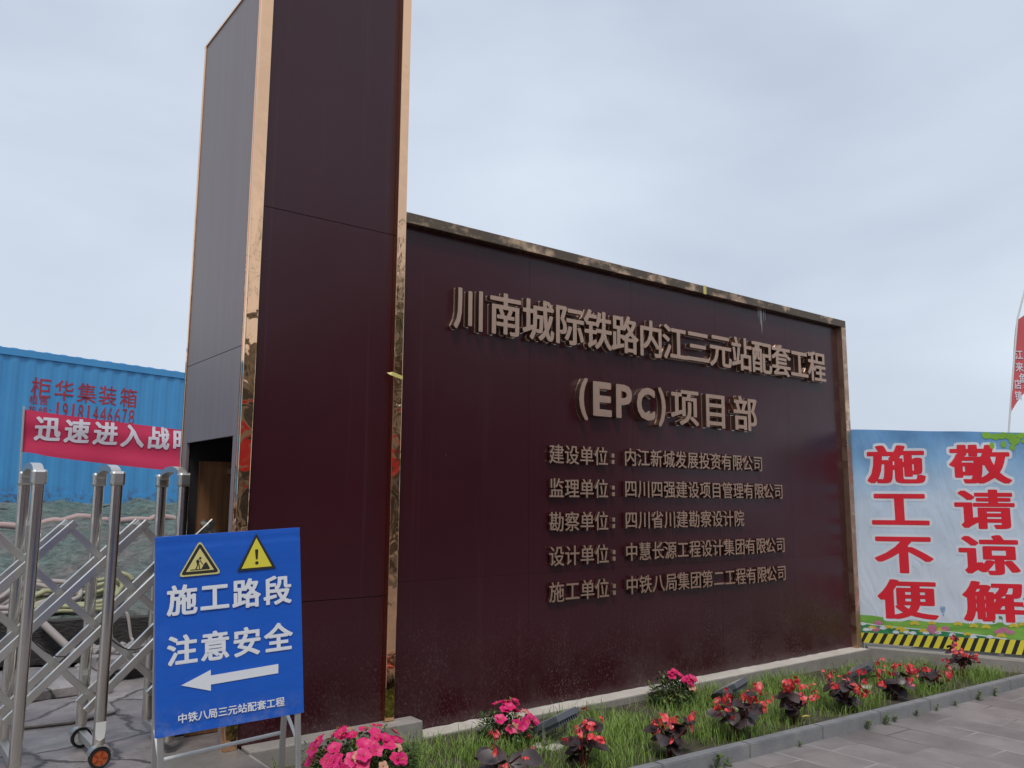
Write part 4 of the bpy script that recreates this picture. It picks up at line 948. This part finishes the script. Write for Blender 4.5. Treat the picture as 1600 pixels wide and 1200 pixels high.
q = MB(); leaf(q, Vector((0, 0, 0)), Vector((-.7, .3, .5)), Vector((0, 0, 1)), .08, .035, 0, .3, .5); o = q.build('fallen_leaf', Mat('yellow_leaf', (.62, .46, .09, 1), .6)); o.location = (3.63, -1.215, bed_z(3.6, -1.2) + .05); tag(o, 'single yellow fallen leaf lying against the kerb', 'leaf')

# garden floodlights
m_fg = Mat('grey_floodlight_housing', (.12, .135, .15, 1), .4, .3); m_fglass = Mat('floodlight_glass', (.28, .30, .32, 1), .12)
for x, y, rz_, lab in ((1.86, -.56, 22, 'flat grey floodlight on a concrete pad beside the round azalea'), (3.66, -.50, 20, 'flat grey floodlight half hidden behind the densest begonia'), (5.30, -.62, 24, 'flat grey floodlight among the far begonias')):
    t = thing('garden_floodlight', lab, 'floodlight', (x, y, bed_z(x, y)), R(rz_), 'floodlights set in the flower bed')
    q = MB(); tl = R(-28); ct, stt = math.cos(tl), math.sin(tl)
    def rt(p): return (p[0], p[1] * ct - p[2] * stt, p[1] * stt + p[2] * ct + .13)
    b_ = MB(); b_.box((-.14, -.10, -.02), (.14, .10, .02), 0, .005)
    for k in range(9): b_.box((-.12 + k * .03 - .004, -.09, -.042), (-.12 + k * .03 + .004, .09, -.0205))
    b_.v = [rt(p) for p in b_.v]; b_.build('housing', m_fg, t)
    b_ = MB(); b_.box((-.125, -.085, .0205), (.125, .085, .024)); b_.v = [rt(p) for p in b_.v]; b_.build('glass', m_fglass, t)
    b_ = MB()
    for sx in (-1, 1): b_.bar((.147 * sx, 0, .03), (.147 * sx, 0, .14), .006, .03, (1, 0, 0))
    b_.bar((-.15, 0, .028), (.15, 0, .028), .03, .006); b_.build('bracket', m_alu, t)
    b_ = MB(); b_.box((-.17, -.09, -.08), (.15, .08, .012), 0, .008); b_.build('pad', m_conc_top, t)

# ------------------------------------------------------------------ other side of the road (seen mirrored in the polished trim)
m_asph = concrete('asphalt', (.04, .04, .042, 1), (.065, .064, .064, 1), 2)
q = MB(); q.add([(-60, -22, -.30), (80, -22, -.30), (80, -9.4, -.30), (-60, -9.4, -.30)], [(0, 1, 2, 3)]); tag(q.build('road', m_asph), kind='structure')
q = MB(); q.add([(-60, -60, -.2), (80, -60, -.2), (80, -22, -.2), (-60, -22, -.2)], [(0, 1, 2, 3)]); tag(q.build('far_pavement', m_conc), kind='structure')
m_bark = concrete('bark', (.06, .045, .035, 1), (.13, .10, .08, 1), 8); m_tl = leafmat('street_tree_leaf', (.03, .055, .015, 1), (.08, .13, .03, 1), .5, 2)
def street_tree(x, y, h_, r_, seed, label):
    rr = random.Random(seed); t = thing('street_tree', label, 'tree', (x, y, -.2), 0, 'street trees across the road')
    q = MB(); q.tube([(0, 0, 0), (.05, .03, h_ * .3), (-.04, .02, h_ * .55), (0, 0, h_ * .85)], [.17, .14, .10, .03], 8)
    for k in range(9): d = rvec(rr, .1); z = h_ * rr.uniform(.35, .65); q.tube([(0, 0, z), (d.x * r_ * .5, d.y * r_ * .5, z + h_ * .12), (d.x * r_ * .9, d.y * r_ * .9, z + h_ * (.15 + .2 * d.z))], [.06, .04, .015], 6)
    q.build('trunk', m_bark, t); q = MB()
    cl = [(rvec(rr, -.5), rr.uniform(.4, 1)) for _ in range(26)]
    for d, k in cl:
        c_ = Vector((d.x * r_ * k, d.y * r_ * k, h_ * .66 + d.z * h_ * .30 * k))
        for _ in range(130):
            p = c_ + rvec(rr) * r_ * .38 * rr.random() ** .5; leaf(q, p, rvec(rr), Vector((0, 0, 1)), rr.uniform(.14, .24), rr.uniform(.08, .13), 0, .2, .3)
    q.build('crown', m_tl, t)
for a_ in ((-9.5, -12.5, 8.5, 2.8, 1, 'first street tree across the road, mirrored in the gold trim'), (-4.6, -12.2, 8.8, 3.1, 2, 'broad street tree across the road opposite the gate'), (1.6, -12.8, 8.4, 2.6, 3, 'street tree across the road opposite the pillar'), (8.2, -12.3, 9.0, 3.2, 4, 'tallest street tree across the road opposite the wall'), (15.0, -12.6, 8.3, 2.8, 5, 'street tree across the road opposite the banner'), (22, -12.4, 9.0, 3.0, 6, 'farthest street tree across the road')): street_tree(*a_)
m_fac = concrete('beige_render', (.30, .27, .23, 1), (.38, .35, .30, 1), .6); m_win = Mat('dark_window_glass', (.03, .035, .04, 1), .08); m_redf = Mat('red_shop_fascia', (.60, .02, .03, 1), .5)
bl = thing('shop_building', 'long beige shop building across the road with a red fascia', 'building', (6, -34, -.2))
q = MB(); q.box((-32, -6, 0), (32, 3, 8.2)); q.build('wall', m_fac, bl)
q = MB(); q.box((-32.3, -6.3, 8.21), (32.3, 3.3, 8.5)); q.build('roof', m_conc, bl)
q = MB(); q.box((-32, 3.01, 3.0), (32, 3.3, 4.1)); q.build('fascia', m_redf, bl)
for k in range(14):
    x = -30 + k * 4.4; q = MB(); q.box((x, 2.9, 5.0), (x + 2.2, 3.02, 6.9)); q.build('window', m_win, bl)
    q = MB(); q.box((x - .6, 2.9, .1), (x + 3.0, 3.02, 2.8)); q.build('shop_front', m_win, bl)

bpy.data.objects.remove(_co)
